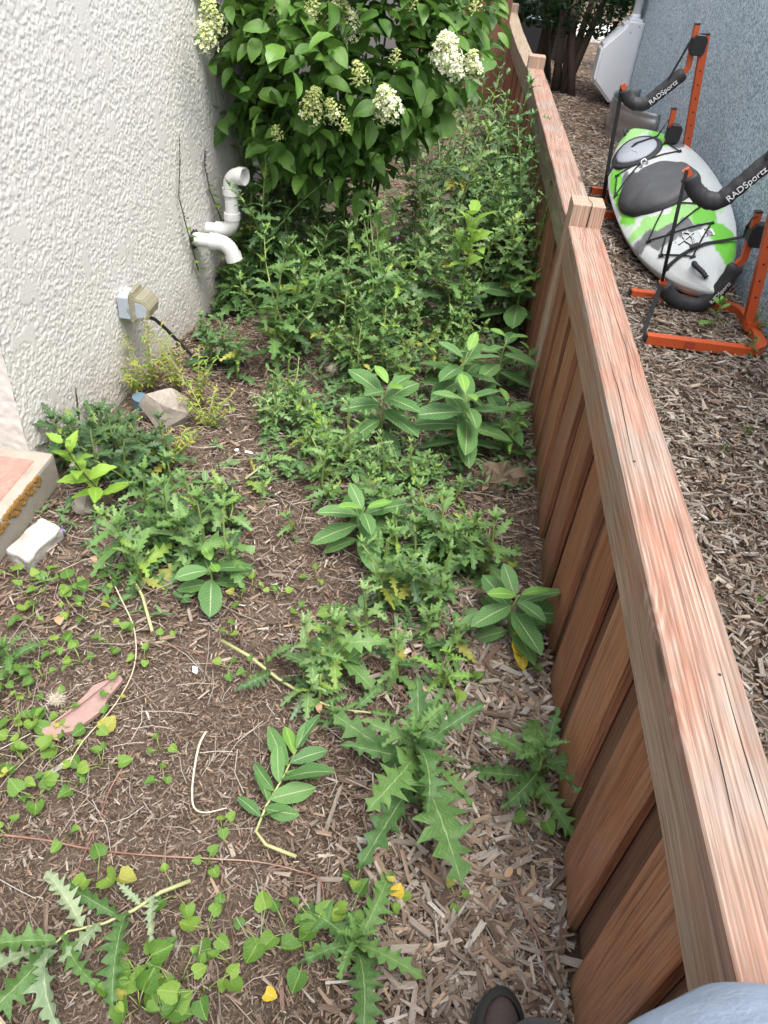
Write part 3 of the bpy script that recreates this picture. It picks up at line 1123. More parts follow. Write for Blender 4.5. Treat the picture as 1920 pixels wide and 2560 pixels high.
def big_thistle_tpl(seed, nl=7, width=.15):
    """long leaf: each lobe rises from a deep notch to a forward pointing tip with a smaller tooth"""
    rr = np.random.default_rng(seed)
    n = 4 * nl + 3
    vs_ = np.linspace(0, 1, n)
    env = width * np.sin(np.pi * np.clip(vs_, .05, 1) ** .75) ** .65 + .012
    wl, wr, sh, wv = env.copy(), env.copy(), np.zeros(n), np.zeros(n)
    pat = [(.40, 0.0), (.66, .004), (1.12, .03), (.62, .012)]
    for i in range(1, n - 1):
        f_, s2 = pat[(i - 1) % 4]
        wl[i] *= f_ * rr.uniform(.8, 1.2)
        wr[i] *= f_ * rr.uniform(.8, 1.2)
        sh[i] = s2 * rr.uniform(.6, 1.4)
        wv[i] = rr.uniform(.01, .06) * (1 if rr.uniform() < .5 else -1) * f_
        if rr.uniform() < .06:
            wl[i] *= .4
        if rr.uniform() < .06:
            wr[i] *= .4
    wl[0] = wr[0] = .012
    wl[-1] = wr[-1] = .002
    return strip_leaf('leaf', vs_, wl, wr, M['thistle_big'], droop=rr.uniform(.4, 1.7), fold=rr.uniform(.15, .6), wave=wv, cols=2, shift=sh, twist=rr.uniform(-.7, .7), seed=seed)


TPL['thistle'] = [thistle_tpl(s_, 5) for s_ in range(10)]
TPL['thistle_big'] = [big_thistle_tpl(40 + s_, 6 + s_ % 3) for s_ in range(10)]


def smooth_tpl(seed, width, peak=.45, n=9, tip=1.0, droop=(.2, .8), fold=(.1, .35), ser=0, mat='milkweed', cols=1):
    rr = np.random.default_rng(seed)
    vs_ = np.linspace(0, 1, n)
    p = math.log(.5) / math.log(peak)
    env = width * np.sin(np.pi * vs_ ** p) ** tip + .004
    env[0] = .012
    env[-1] = .002
    wl, wr = env * rr.uniform(.93, 1.07, n), env * rr.uniform(.93, 1.07, n)
    if ser:
        for i in range(1, n - 1):
            f = 1 + ser * (1 if i % 2 else -1)
            wl[i] *= f
            wr[i] *= f
    wv = rr.normal(0, .008, n)
    return strip_leaf('leaf', vs_, wl, wr, M[mat], droop=rr.uniform(*droop), fold=rr.uniform(*fold), wave=wv, cols=cols, twist=rr.uniform(-.25, .25))


TPL['milkweed'] = [smooth_tpl(s_, .205, .5, 10, .72, (.15, .7), (.08, .3), cols=2) for s_ in range(5)]
TPL['milkweed_round'] = [smooth_tpl(10 + s_, .27, .52, 10, .62, (.15, .6), (.05, .25), cols=2) for s_ in range(4)]
TPL['hydrangea'] = [smooth_tpl(20 + s_, .27, .40, 9, .95, (.5, 1.3), (.1, .4), .03, 'hydrangea', 2) for s_ in range(6)]
TPL['lime'] = [smooth_tpl(50 + s_, .24, .38, 11, 1.0, (.3, .9), (.1, .4), .06, 'lime', 1) for s_ in range(4)]
TPL['lance'] = [smooth_tpl(60 + s_, .11, .45, 6, .8, (.3, 1.2), (.1, .4), 0, 'yellowing') for s_ in range(4)]
TPL['oval'] = [smooth_tpl(70 + s_, .26, .5, 6, .7, (.2, .8), (.05, .3), 0, 'violet') for s_ in range(4)]


def heart_tpl(seed):
    rr = np.random.default_rng(seed)
    n = 30
    cup, ph = rr.uniform(-.3, .7), rr.uniform(0, 6)
    rr_f = rr.uniform(.05, .5)
    V, UV, F = [(0, .2, -.02)], [(.5, .25)], []
    for ring in (.55, 1.0):
        for i in range(n):
            t = 2 * math.pi * i / n
            x = 16 * math.sin(t) ** 3 / 34
            yv = (5 - (13 * math.cos(t) - 5 * math.cos(2 * t) - 2 * math.cos(3 * t) - math.cos(4 * t))) / 22
            if yv < 0:
                yv *= .75
            cxr, cyr = .46 * math.sin(t), .26 - .46 * math.cos(t) * (1 - .25 * (math.cos(t) > .75))
            x, yv = .45 * x + .55 * cxr, .45 * yv + .55 * cyr
            cr = 1 + (.035 * (1 if i % 2 else -1) if ring == 1 else 0)
            x, yv = x * ring * cr * rr.uniform(.98, 1.02), .2 + (yv - .2) * ring * cr
            rad = math.hypot(x, yv - .2)
            z = cup * rad * rad * 1.4 - .12 * yv * yv + .02 * math.sin(3 * t + ph) * ring + rr_f * abs(x)
            V.append((x, yv, z))
            UV.append((.5 + x * .95, .25 + yv * .7))
    for i in range(n):
        i2 = (i + 1) % n
        F.append((0, 1 + i2, 1 + i))
        F.append((1 + i, 1 + i2, 1 + n + i2, 1 + n + i))
    return pack('leaf', V, F, UV, M['violet'])


TPL['heart'] = [heart_tpl(s_) for s_ in range(6)]


def frame(az, el, roll=0.0):
    y_ = np.array([math.cos(az) * math.cos(el), math.sin(az) * math.cos(el), math.sin(el)])
    up = np.array([0, 0, 1.0]) if abs(y_[2]) < .97 else np.array([-math.cos(az), -math.sin(az), 0])
    z_ = nrm(up - y_ * np.dot(up, y_))
    x_ = np.cross(y_, z_)
    if roll:
        x_, z_ = x_ * math.cos(roll) + z_ * math.sin(roll), z_ * math.cos(roll) - x_ * math.sin(roll)
    return np.stack([x_, y_, z_], 1)


class Plant:
    """leaves either as own objects (sep) or joined into one foliage part"""
    def __init__(s, name, base, label, cat, group=None, sep=True, leafname='leaf'):
        s.root = tag(empty(name, base), label, cat, group)
        s.sep, s.ln = sep, leafname
        s.fol = {}
        s.stem = MB()
        s.has_stem = False

    def leaf(s, kind, pos, Rm, size, mat=None, w=1.0, rng=random, label=None, sep=None, young=None):
        t = TPL[kind][rng.randrange(len(TPL[kind]))]
        Rs = Rm * size
        Rs = np.stack([Rs[:, 0] * w, Rs[:, 1], Rs[:, 2]], 1)
        if s.sep if sep is None else sep:
            o = obj(s.ln, tmesh(t, mat), s.root)
            M4 = Matrix([[*Rs[i], pos[i]] for i in range(3)] + [[0, 0, 0, 1]])
            o.matrix_local = M4
            if label:
                o['label'] = label
            return o
        mm = mat or t['mat']
        mb = s.fol.setdefault(mm.name, (mm, MB()))[1]
        mb.add(t['v'] @ Rs.T + np.asarray(pos), t['flat'], t['tot'], uv=t['uv'], tint=max(.001, rng.random() if young is None else min(1, young * .75 + rng.random() * .4 - .1)))

    def twig(s, pts, rad, n=6):
        s.stem.tube(pts, rad, n)
        s.has_stem = True

    def done(s, stem_mat, name='foliage'):
        if s.has_stem:
            s.stem.build('stem', stem_mat, s.root, smooth=True)
        for mm, mb in s.fol.values():
            mb.build(name, mm, s.root, smooth=True)
        return s.root


def thistle(base, h, ll, n, label, group=None, sep=False, seed=0, mat=None, lean=(0, 0), kind='thistle', shoots=0, flat=False, stemmat='greenstem', bare=0.0, leafel=None):
    rr = random.Random(seed)
    P = Plant('thistle', (base[0], base[1], float(gz(base[0], base[1])) * (abs(base[1]) < 6)), label, 'thistle', group, sep)
    axes = [((0, 0, 0), np.array([lean[0], lean[1], 1.0]) * h, 1.0)]
    for k in range(shoots):
        a = rr.uniform(0, 6.28)
        z0 = rr.uniform(.1, .5)
        st_ = np.array([lean[0], lean[1], 1.0]) * h * z0
        axes.append((st_, np.array([math.cos(a) * rr.uniform(.25, .6), math.sin(a) * rr.uniform(.25, .6), .55]) * h * rr.uniform(.6, .95), .75))
    az = rr.uniform(0, 6.28)
    for (o0, d, sc) in axes:
        o0, d = np.array(o0, float), np.array(d, float)
        side = np.array([rr.uniform(-.07, .07) * h, rr.uniform(-.07, .07) * h, 0])
        pt = lambda t: o0 + d * t + side * math.sin(t * 3.1)
        P.twig([pt(t) for t in (0, .3, .6, .85, 1.0)], [.0055 * sc * (h / .35) ** .4, .0048 * sc, .004 * sc, .003 * sc, .002 * sc], 6)
        m_ = int(n * sc)
        for i in range(m_):
            t = bare + (1 - bare) * (i + .5) / m_
            az += 2.4 + rr.uniform(-.25, .25)
            el = -.25 + 1.15 * t ** 1.6 + rr.uniform(-.15, .2)
            if leafel is not None:
                el = leafel + rr.uniform(-.2, .25) + .5 * t
            size = ll * sc * (1.0 - .55 * max(0, t - .35) / .65) * (.6 + .4 * min(1, t / .15)) * rr.uniform(.75, 1.15)
            lm = mat
            if not sep:
                if t < .35 and rr.random() < .10:
                    lm = M['yellowing']
                elif rr.random() < .16:
                    lm = M['thistle_dark']
                elif rr.random() < .10:
                    lm = M['thistle_lime']
            P.leaf(kind, pt(t), frame(az, el, rr.uniform(-.55, .55)), size * rr.choice([.6, .85, 1, 1, 1.2]), lm, rng=rr, w=rr.uniform(.75, 1.3), young=t)
        for i in range(6):                      # young tip
            az += 1.05
            P.leaf(kind, pt(1.0), frame(az, rr.uniform(.75, 1.25)), ll * sc * rr.uniform(.2, .42), mat, rng=rr, sep=False, young=1.2)
    P.done(M[stemmat])
    return P.root


def milkweed(base, h, ll, pairs, label, seed=0, kind='milkweed', lean=(0, 0), rot=None, group=None, lying=None):
    rr = random.Random(seed)
    P = Plant('milkweed', (base[0], base[1], 0.0), label, 'milkweed', group, True)
    d = np.array([lean[0], lean[1], 1.0]) * h
    bend = np.array([rr.uniform(-.03, .03), rr.uniform(-.03, .03), 0])
    pt = lambda t: d * t + bend * math.sin(3 * t)
    P.twig([pt(t) for t in (0, .35, .7, 1)], [.0045, .004, .0032, .002], 7)
    a0 = rr.uniform(0, 3.1) if rot is None else rot
    for i in range(pairs):
        t = .25 + .75 * (i / (pairs - 1)) ** .9
        top = i / (pairs - 1)
        size = ll * (.75 + .25 * min(1, i / 1.5)) * (1 - .5 * max(0, top - .55) / .45)
        el = -.12 + .7 * max(0, top - .3)
        for s_ in (0, math.pi):
            az = a0 + s_ + rr.uniform(-.2, .2)
            P.leaf(kind, pt(t) + np.array([math.cos(az), math.sin(az), 0]) * .008, frame(az, el + rr.uniform(-.15, .15), rr.uniform(-.25, .25)),
                   size * rr.uniform(.88, 1.1), M['milkweed_top'] if top > .93 else None, rng=rr)
        a0 += math.pi / 2
    return P, pt, rr


# ------------------------------------------------------------------ thistles
def at(px, py, h):
    p = gp(px, py, h * .55)
    return (p[0], p[1])


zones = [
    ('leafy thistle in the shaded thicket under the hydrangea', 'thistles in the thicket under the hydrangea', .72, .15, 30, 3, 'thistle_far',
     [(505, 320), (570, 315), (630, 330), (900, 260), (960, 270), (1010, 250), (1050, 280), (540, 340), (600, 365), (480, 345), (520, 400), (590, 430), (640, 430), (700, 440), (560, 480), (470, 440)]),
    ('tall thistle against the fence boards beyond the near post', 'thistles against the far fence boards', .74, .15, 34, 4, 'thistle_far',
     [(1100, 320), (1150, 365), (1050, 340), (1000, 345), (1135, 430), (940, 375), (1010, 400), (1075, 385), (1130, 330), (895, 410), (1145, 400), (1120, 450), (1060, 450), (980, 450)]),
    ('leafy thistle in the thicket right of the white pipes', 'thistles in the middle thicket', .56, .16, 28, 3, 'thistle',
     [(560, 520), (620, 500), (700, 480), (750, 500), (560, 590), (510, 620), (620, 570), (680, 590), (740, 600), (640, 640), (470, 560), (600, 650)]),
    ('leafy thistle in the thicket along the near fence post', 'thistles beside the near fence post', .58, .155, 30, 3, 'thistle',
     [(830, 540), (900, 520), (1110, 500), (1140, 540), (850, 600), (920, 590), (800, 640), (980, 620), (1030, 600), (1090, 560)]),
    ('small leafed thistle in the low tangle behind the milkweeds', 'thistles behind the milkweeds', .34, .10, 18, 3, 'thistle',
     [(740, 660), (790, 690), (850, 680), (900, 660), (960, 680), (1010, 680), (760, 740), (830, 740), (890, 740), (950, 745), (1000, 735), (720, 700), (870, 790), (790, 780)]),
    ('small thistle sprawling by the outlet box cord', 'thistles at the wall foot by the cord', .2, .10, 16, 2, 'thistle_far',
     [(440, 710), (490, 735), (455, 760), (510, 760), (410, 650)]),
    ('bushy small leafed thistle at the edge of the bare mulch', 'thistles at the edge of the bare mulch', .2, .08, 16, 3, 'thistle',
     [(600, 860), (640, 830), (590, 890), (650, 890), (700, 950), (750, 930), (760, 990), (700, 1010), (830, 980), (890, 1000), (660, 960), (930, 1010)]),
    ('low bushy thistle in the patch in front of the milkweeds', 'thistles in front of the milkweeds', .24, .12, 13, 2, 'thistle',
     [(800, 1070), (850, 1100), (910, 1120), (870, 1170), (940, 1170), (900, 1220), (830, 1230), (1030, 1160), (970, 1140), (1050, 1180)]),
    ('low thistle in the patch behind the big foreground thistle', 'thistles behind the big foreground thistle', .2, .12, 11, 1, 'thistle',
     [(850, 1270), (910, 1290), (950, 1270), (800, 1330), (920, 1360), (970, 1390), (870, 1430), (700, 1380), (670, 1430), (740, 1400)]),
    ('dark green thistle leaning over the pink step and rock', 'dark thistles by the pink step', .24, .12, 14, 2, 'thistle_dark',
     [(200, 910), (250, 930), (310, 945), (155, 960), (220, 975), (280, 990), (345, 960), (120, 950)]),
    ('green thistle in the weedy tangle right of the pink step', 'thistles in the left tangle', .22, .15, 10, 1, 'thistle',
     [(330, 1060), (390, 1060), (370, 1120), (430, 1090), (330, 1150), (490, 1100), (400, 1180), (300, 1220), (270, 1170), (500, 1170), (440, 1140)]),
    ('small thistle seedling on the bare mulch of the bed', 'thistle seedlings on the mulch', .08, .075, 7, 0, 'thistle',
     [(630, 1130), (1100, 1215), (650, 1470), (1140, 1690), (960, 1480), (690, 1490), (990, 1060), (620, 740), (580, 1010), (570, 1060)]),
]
ORD = ['leftmost', 'second from the left', 'third from the left', 'fourth from the left', 'fifth from the left', 'sixth from the left', 'seventh from the left', 'eighth from the left',
       'ninth from the left', 'tenth from the left', 'eleventh from the left', 'twelfth from the left', 'thirteenth from the left', 'fourteenth from the left', 'fifteenth from the left']


def ordinal(i, n):
    if i == n - 1:
        return 'rightmost'
    if i < len(ORD):
        return ORD[i]
    return ORD[n - 1 - i].replace('left', 'right')


sd_ = 100
for label, group, h, ll, n, sh, mt, pts in zones:
    for oi_, (px_, py_) in enumerate(sorted(pts)):
        sd_ += 1
        rr = random.Random(sd_)
        hh = h * (rr.uniform(.75, 1.2) if h > .25 else rr.uniform(.55, 1.5))
        q0 = at(px_, py_, hh)
        if q0[0] < -.72 and 2.9 < q0[1] < 3.45:
            hh *= .5
        bx_, by_ = at(px_, py_, hh)
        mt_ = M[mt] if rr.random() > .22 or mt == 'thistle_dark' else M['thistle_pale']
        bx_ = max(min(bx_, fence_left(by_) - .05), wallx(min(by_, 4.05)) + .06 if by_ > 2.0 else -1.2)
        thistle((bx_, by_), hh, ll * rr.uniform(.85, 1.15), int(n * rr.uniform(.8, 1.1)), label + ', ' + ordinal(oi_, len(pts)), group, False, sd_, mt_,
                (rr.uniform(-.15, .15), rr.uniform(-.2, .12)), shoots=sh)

# the large thistles of the foreground : every leaf a part
thistle(at(905, 1650, .22), .22, .25, 18, 'largest spiny thistle in the foreground, standing on bare mulch by the fence', sep=True, seed=1, kind='thistle_big', shoots=0, lean=(-.12, .05), stemmat='palestem', leafel=.0)
thistle(at(1150, 1640, .2), .19, .17, 13, 'spiny thistle leaning on the fence foot right of the big thistle', sep=True, seed=2, kind='thistle_big', lean=(.05, -.1))
thistle(at(770, 2035, .06), .06, .205, 9, 'low thistle rosette at the bottom beside the round violet leaves', sep=True, seed=13, kind='thistle_big', leafel=-.1, shoots=0)
thistle(at(1110, 950, .16), .2, .11, 8, 'bright young thistle against the fence beside the stump', sep=True, seed=4, kind='thistle_big', mat=M['milkweed_top'])
thistle(at(20, 1430, .08), .1, .15, 8, 'thistle with broad leaves cut off by the left picture edge', sep=True, seed=5, kind='thistle_big', leafel=.1)
thistle(at(720, 1560, .05), .06, .1, 7, 'flattened thistle sprig left of the big foreground thistle', sep=True, seed=6, kind='thistle_big', leafel=0)
thistle(at(960, 1450, .12), .13, .10, 10, 'upright light thistle just behind the big foreground thistle', sep=True, seed=9, kind='thistle_big', mat=M['milkweed_top'])


def lying(name, label, cat, pts, leaves, kind, mat, stemmat, rad=.006, seed=0, rise=.032):
    """a pulled-up plant lying on the mulch: stem through the given points, leaves (t, side angle, size)"""
    rr = random.Random(seed)
    W = [np.array([*gp(px_, py_, 0.02)[:2], rise + .012 * math.sin(i * 1.7)]) for i, (px_, py_) in enumerate(pts)]
    base = W[0].copy()
    base[2] = 0
    P = Plant(name, base, label, cat, None, True)
    W = [w - base for w in W]
    m_ = len(W)
    P.twig(W, [rad * (1 - .55 * i / (m_ - 1)) for i in range(m_)], 7)
    for (t, side, size, mt) in leaves:
        f = t * (m_ - 1)
        i = min(int(f), m_ - 2)
        p = W[i] + (W[i + 1] - W[i]) * (f - i)
        d = W[i + 1] - W[i]
        az = math.atan2(d[1], d[0]) + side
        P.leaf(kind, p + np.array([0, 0, .006]), frame(az + rr.uniform(-.3, .3), rr.uniform(-.02, .5), rr.uniform(-.9, .9)), size * rr.uniform(.75, 1.2), M[mt] if mt else mat, rng=rr, w=rr.uniform(.85, 1.1))
    P.done(M[stemmat])
    return P.root


lying('uprooted_thistle', 'uprooted thistle lying flat at the bottom left with pale twisted leaves', 'thistle',
      [(412, 1908), (350, 1938), (290, 1970), (225, 1995), (150, 2020), (110, 2060)],
      [(.25, 1.3, .10, 'withered'), (.35, -1.2, .07, 'withered'), (.45, 1.2, .16, None), (.5, -1.0, .13, None), (.62, 1.0, .12, 'withered'), (.72, -1.3, .13, 'withered'),
       (.85, 1.1, .16, None), (.92, -.9, .15, None), (1, .2, .17, None), (1, -.7, .12, 'withered'), (.95, .8, .16, 'withered')], 'thistle_big', M['thistle_big'], 'palestem', .0048, 3)
lying('uprooted_thistle', 'pulled thistle stem lying on mulch left of the big thistle', 'thistle',
      [(480, 1390), (540, 1430), (600, 1470), (670, 1510), (730, 1540), (800, 1550)],
      [(.3, 1.2, .10, None), (.35, -1.4, .11, 'thistle_dark'), (.5, 1.0, .09, None), (.55, -1.1, .1, 'withered'), (.7, .9, .09, None), (.75, -1.0, .12, 'thistle_dark'), (.9, .8, .09, None), (1, 0, .1, None)],
      'thistle_big', M['thistle'], 'palestem', .0055, 5)
lying('uprooted_thistle', 'pulled thistle with pale forked stem in the left tangle', 'thistle',
      [(330, 1370), (310, 1300), (280, 1240), (320, 1180), (370, 1120)],
      [(.3, 1.2, .09, None), (.5, -1.2, .1, None), (.7, 1, .12, None), (.85, -1, .12, None), (1, .2, .12, None)], 'thistle_big', M['thistle'], 'palestem', .005, 8)
lying('uprooted_thistle', 'thin sprawling thistle stem across the mulch below the rock', 'thistle',
      [(530, 1040), (590, 1000), (650, 960), (690, 940)],
      [(.1, 1.0, .08, 'yellowing'), (.3, -1.2, .09, None), (.5, 1.2, .08, None), (.8, -1, .09, None), (1, 0, .08, None)], 'thistle_big', M['thistle'], 'palestem', .004, 9)

# ------------------------------------------------------------------ milkweeds
mk = [((835, 900), .28, .125, 6, 'tall milkweed with broad leaves left of the pair by the stump', 1, 'milkweed'),
      ((990, 925), .30, .13, 7, 'largest milkweed, nearest of the clump beside the stump', 2, 'milkweed'),
      ((1000, 830), .30, .12, 6, 'milkweed with pale bitten tip behind the largest milkweed', 3, 'milkweed'),
      ((1085, 790), .28, .105, 5, 'milkweed rising close to the fence behind the clump', 4, 'milkweed'),
      ((1135, 800), .2, .085, 4, 'smallest milkweed of the clump, touching the fence boards', 5, 'milkweed'),
      ((1110, 670), .3, .125, 5, 'round leaved milkweed against the fence below the lime sapling', 6, 'milkweed_round'),
      ((1090, 910), .18, .10, 4, 'short milkweed between the clump and the fence', 7, 'milkweed'),
      ((785, 1150), .2, .105, 6, 'milkweed with drooping leaves alone in front of the clump', 8, 'milkweed'),
      ((460, 1245), .12, .08, 3, 'little milkweed on the mulch at the edge of the left tangle', 9, 'milkweed_round'),
      ((885, 590), .25, .10, 5, 'milkweed half hidden in the thicket by the violet flower', 10, 'milkweed'),
      ((660, 880), .1, .06, 4, 'tiny milkweed sprout beside the bushy thistles', 12, 'milkweed')]
for (pp, h, ll, pr, lab, sd2, kd) in mk:
    bx_, by_ = at(pp[0], pp[1], h * .9)
    P, pt, rr = milkweed((bx_, by_), h, ll * 1.62, pr + 1, lab, sd2, kd)
    P.done(M['greenstem'])
bx_, by_ = at(1125, 1340, .2)
P, pt, rr = milkweed((min(bx_, .36), by_), .2, .17, 7, 'milkweed with one bright yellow leaf standing against the fence', 21, 'milkweed', lean=(-.1, .05), rot=.5)
az = math.atan2(-.9, .25)
P.leaf('milkweed', pt(.45) + np.array([.02, -.03, 0]), frame(az, -.42), .125, M['yellow'], rng=rr, label='bright yellow dying leaf')
P.done(M['greenstem'])
lying('fallen_milkweed', 'fallen milkweed lying on the mulch left of the big thistle', 'milkweed',
      [(640, 1855), (575, 1835), (553, 1800), (575, 1740), (610, 1690), (640, 1630)],
      [(.5, 1.25, .10, None), (.5, -1.1, .10, None), (.62, 1.0, .11, None), (.64, -1.0, .11, None), (.76, .9, .105, None), (.78, -.9, .12, None), (.88, .7, .1, None), (.9, -.8, .12, None), (.7, 1.5, .09, None), (.57, -1.5, .08, None), (.83, -1.3, .1, 'milkweed_top'), (.96, .9, .08, 'milkweed_top'),
       (1, .15, .10, None), (1, -.5, .09, None)], 'milkweed', None, 'palestem', .0045, 4, rise=.03)

# ------------------------------------------------------------------ violets
vi_zones = [
    ('small heart leaved violet clump near the pink slate', 'violets around the pink slate', (3, 5), (.016, .042),
     [(60, 1290), (100, 1260), (160, 1270), (215, 1285), (150, 1310), (40, 1250), (190, 1320), (250, 1250), (70, 1330), (130, 1400), (175, 1430), (240, 1390), (90, 1460),
      (60, 1500), (130, 1530), (30, 1540), (70, 1560), (210, 1570), (240, 1500), (150, 1620), (110, 1660), (50, 1640), (30, 1700), (170, 1690), (220, 1650), (120, 1590), (20, 1620), (80, 1720), (40, 1580), (10, 1480)]),
    ('violet clump of round leaves in the bottom foreground', 'violets in the bottom foreground', (3, 5), (.018, .05),
     [(450, 2010), (500, 2080), (440, 2140), (560, 2030), (620, 2010), (660, 2050), (340, 2080), (390, 2120), (300, 2110), (250, 2150), (350, 2190), (210, 1900), (380, 1930), (680, 1990), (300, 2170)]),
    ('stray violet seedling on open mulch', 'stray violets on open mulch', (2, 3), (.018, .028),
     [(680, 1245), (640, 1310), (545, 1265), (500, 1360), (520, 1290), (345, 1620), (355, 1690), (480, 1790), (450, 1870), (860, 1930), (985, 1940), (540, 1450), (490, 1440), (310, 1420), (600, 1280), (350, 1390), (270, 1350), (770, 1900), (150, 1800), (15, 1800)]),
    ('wide violet leaf cluster beside the big thistles', 'violets among the front thistles', (2, 4), (.03, .042),
     [(780, 1380), (730, 1330), (760, 1960), (1160, 1770), (1130, 1450), (1000, 1490)]),
]
for label, group, nn, sz, pts in vi_zones:
    pts = sorted(pts)[:30]
    for oi_, (px_, py_) in enumerate(pts):
        sd_ += 1
        rr = random.Random(sd_)
        p = gp(px_, py_, .02)
        P = Plant('violet', (p[0], p[1], float(gz(p[0], p[1]))), label + ', ' + ordinal(oi_, len(pts)), 'violet', group, True)
        a = rr.uniform(0, 6.28)
        for k in range(rr.randint(*nn)):
            a += 1.9 + rr.uniform(-.5, .5)
            d = rr.uniform(.015, .05) * (sz[1] / .045)
            hgt = rr.uniform(.02, .05)
            tipp = np.array([math.cos(a) * d, math.sin(a) * d, hgt])
            P.twig([(0, 0, .005), tipp * np.array([.4, .4, .7]), tipp], .0011, 5)
            P.leaf('heart', tipp, frame(a + rr.uniform(-.6, .6), rr.uniform(-.45, .5), rr.uniform(-.5, .5)), rr.uniform(*sz) * 1.05,
                   M['yellowing'] if rr.random() < .05 else None, rng=rr)
        P.done(M['greenstem'])

# ------------------------------------------------------------------ lime green plants and others
def leafy_stem(name, base, pts, label, cat, kind, mat, ll, pairs, seed, stemmat, start=.25, el0=.1):
    rr = random.Random(seed)
    P = Plant(name, base, label, cat, None, True)
    W = [np.array(p, float) for p in pts]
    P.twig(W, [.004 - .002 * i / (len(W) - 1) for i in range(len(W))], 6)
    a0 = rr.uniform(0, 3)
    for i in range(pairs):
        t = start + (1 - start) * i / max(1, pairs - 1)
        f = t * (len(W) - 1)
        k = min(int(f), len(W) - 2)
        p = W[k] + (W[k + 1] - W[k]) * (f - k)
        for s_ in (0, math.pi):
            az = a0 + s_ + rr.uniform(-.3, .3)
            P.leaf(kind, p, frame(az, el0 + .5 * t + rr.uniform(-.2, .2), rr.uniform(-.3, .3)), ll * (1 - .45 * t ** 2) * rr.uniform(.8, 1.15), mat, rng=rr)
        a0 += 1.4
    P.done(M[stemmat])
    return P.root


b0 = gp(265, 1110, 0)
leafy_stem('leafy_weed', b0, [(0, 0, 0), (-.05, -.02, .10), (-.1, -.03, .19), (-.14, -.03, .29)], 'lime green pointed leaf weed leaning over the pink step edge', 'weed', 'lime', M['lime'], .115, 7, 3, 'darkstem', .3)
b0 = gp(1015, 500, .56) * np.array([1, 1, 0])
leafy_stem('sapling', b0, [(0, 0, 0), (.005, 0, .25), (.01, -.01, .48), (0, -.02, .64)], 'bright lime sapling with large pointed leaflets beside the fence post', 'sapling', 'lime', M['lime'], .19, 6, 8, 'greenstem', .55, .15)
b0 = gp(1110, 560, 0)
leafy_stem('leafy_weed', b0, [(0, 0, 0), (0, 0, .25), (-.01, 0, .46)], 'pale narrow leaved weed behind the lime sapling', 'weed', 'lance', M['lime'], .075, 6, 9, 'greenstem', .5, .3)
b0 = gp(700, 960, 0)
leafy_stem('leafy_weed', b0, [(0, 0, 0), (-.02, .01, .08), (-.05, .02, .14)], 'small lime leaved weed at the edge of the bare mulch', 'weed', 'lime', M['lime'], .06, 5, 19, 'greenstem', .3, .2)
# yellowing plant under the outlet box
for (px_, py_, hh, lab, sd2) in [(330, 850, .27, 'tallest yellowing feathery weed under the outlet box', 1), (390, 850, .24, 'yellowing feathery weed right behind the granite rock', 2),
                                 (430, 880, .22, 'thin yellowing weed right of the granite rock', 3), (300, 860, .2, 'short yellowing weed against the stucco wall', 4),
                                 (450, 930, .16, 'sparse yellow weed drooping over bare mulch', 5), (370, 1010, .14, 'yellow green weed under the dark thistles', 6)]:
    rr = random.Random(sd2 + 50)
    b0 = gp(px_, py_, 0)
    P = Plant('yellow_weed', (max(b0[0], wallx(b0[1]) + .05) if b0[1] > 2.02 else b0[0], b0[1], 0), lab, 'weed', None, False)
    hh *= 1.25
    for k in range(8):
        a = rr.uniform(0, 6.28)
        tipp = np.array([math.cos(a) * rr.uniform(.02, .14), math.sin(a) * rr.uniform(.02, .12), hh * rr.uniform(.5, 1.1)])
        W = [np.zeros(3), tipp * np.array([.35, .35, .5]), tipp]
        P.twig(W, [.002, .0016, .001], 5)
        for i in range(20):
            t = .2 + .8 * i / 19
            p = tipp * np.array([t ** 1.3, t ** 1.3, t])
            P.leaf('lance', p, frame(rr.uniform(0, 6.28), rr.uniform(-.2, .8)), rr.uniform(.016, .036), M['yellowing'] if rr.random() < .6 else M['lime'], rng=rr, w=1.15)
    P.done(M['palestem'])

# creeper climbing on the stucco
for (pts, lab, sd2) in [([(3.30, .27), (3.24, .40), (3.2, .52), (3.17, .64), (3.2, .76), (3.22, .87)], 'thin dark creeper climbing the stucco above the pipes', 1),
                        ([(3.62, .3), (3.55, .45), (3.48, .58), (3.44, .70), (3.44, .77)], 'short withered creeper on the stucco behind the upright pipe', 2)]:
    rr = random.Random(sd2)
    y0, z0 = pts[0]
    P = Plant('creeper', (wallx(y0) + .016, y0, 0), lab, 'creeper', None, True)
    W = [np.array([wallx(a) - wallx(y0) + rr.uniform(0, .01), a - y0, b]) for a, b in pts]
    P.twig(W, [.0035, .003, .0026, .002, .0016, .001][:len(W)], 6)
    for i in range(7):
        f = (i + .3) / 7 * 2.4
        k = int(f)
        p = W[k] + (W[k + 1] - W[k]) * (f - k)
        P.leaf('oval', p, frame(rr.choice([1.2, -1.2, .3]) + rr.uniform(-.4, .4), rr.uniform(-.3, .4)), rr.uniform(.04, .055), M['violet'], rng=rr)
    for i in range(40):
        f = 2.2 + (len(W) - 3.3) * i / 40
        k = min(int(f), len(W) - 2)
        p = W[k] + (W[k + 1] - W[k]) * (f - k)
        P.stem.tube([p, p + np.array([rr.uniform(0, .008), rr.uniform(-.012, .012), rr.uniform(-.01, .012)])], [.0022, .0012], 4)
    P.done(M['darkstem'])

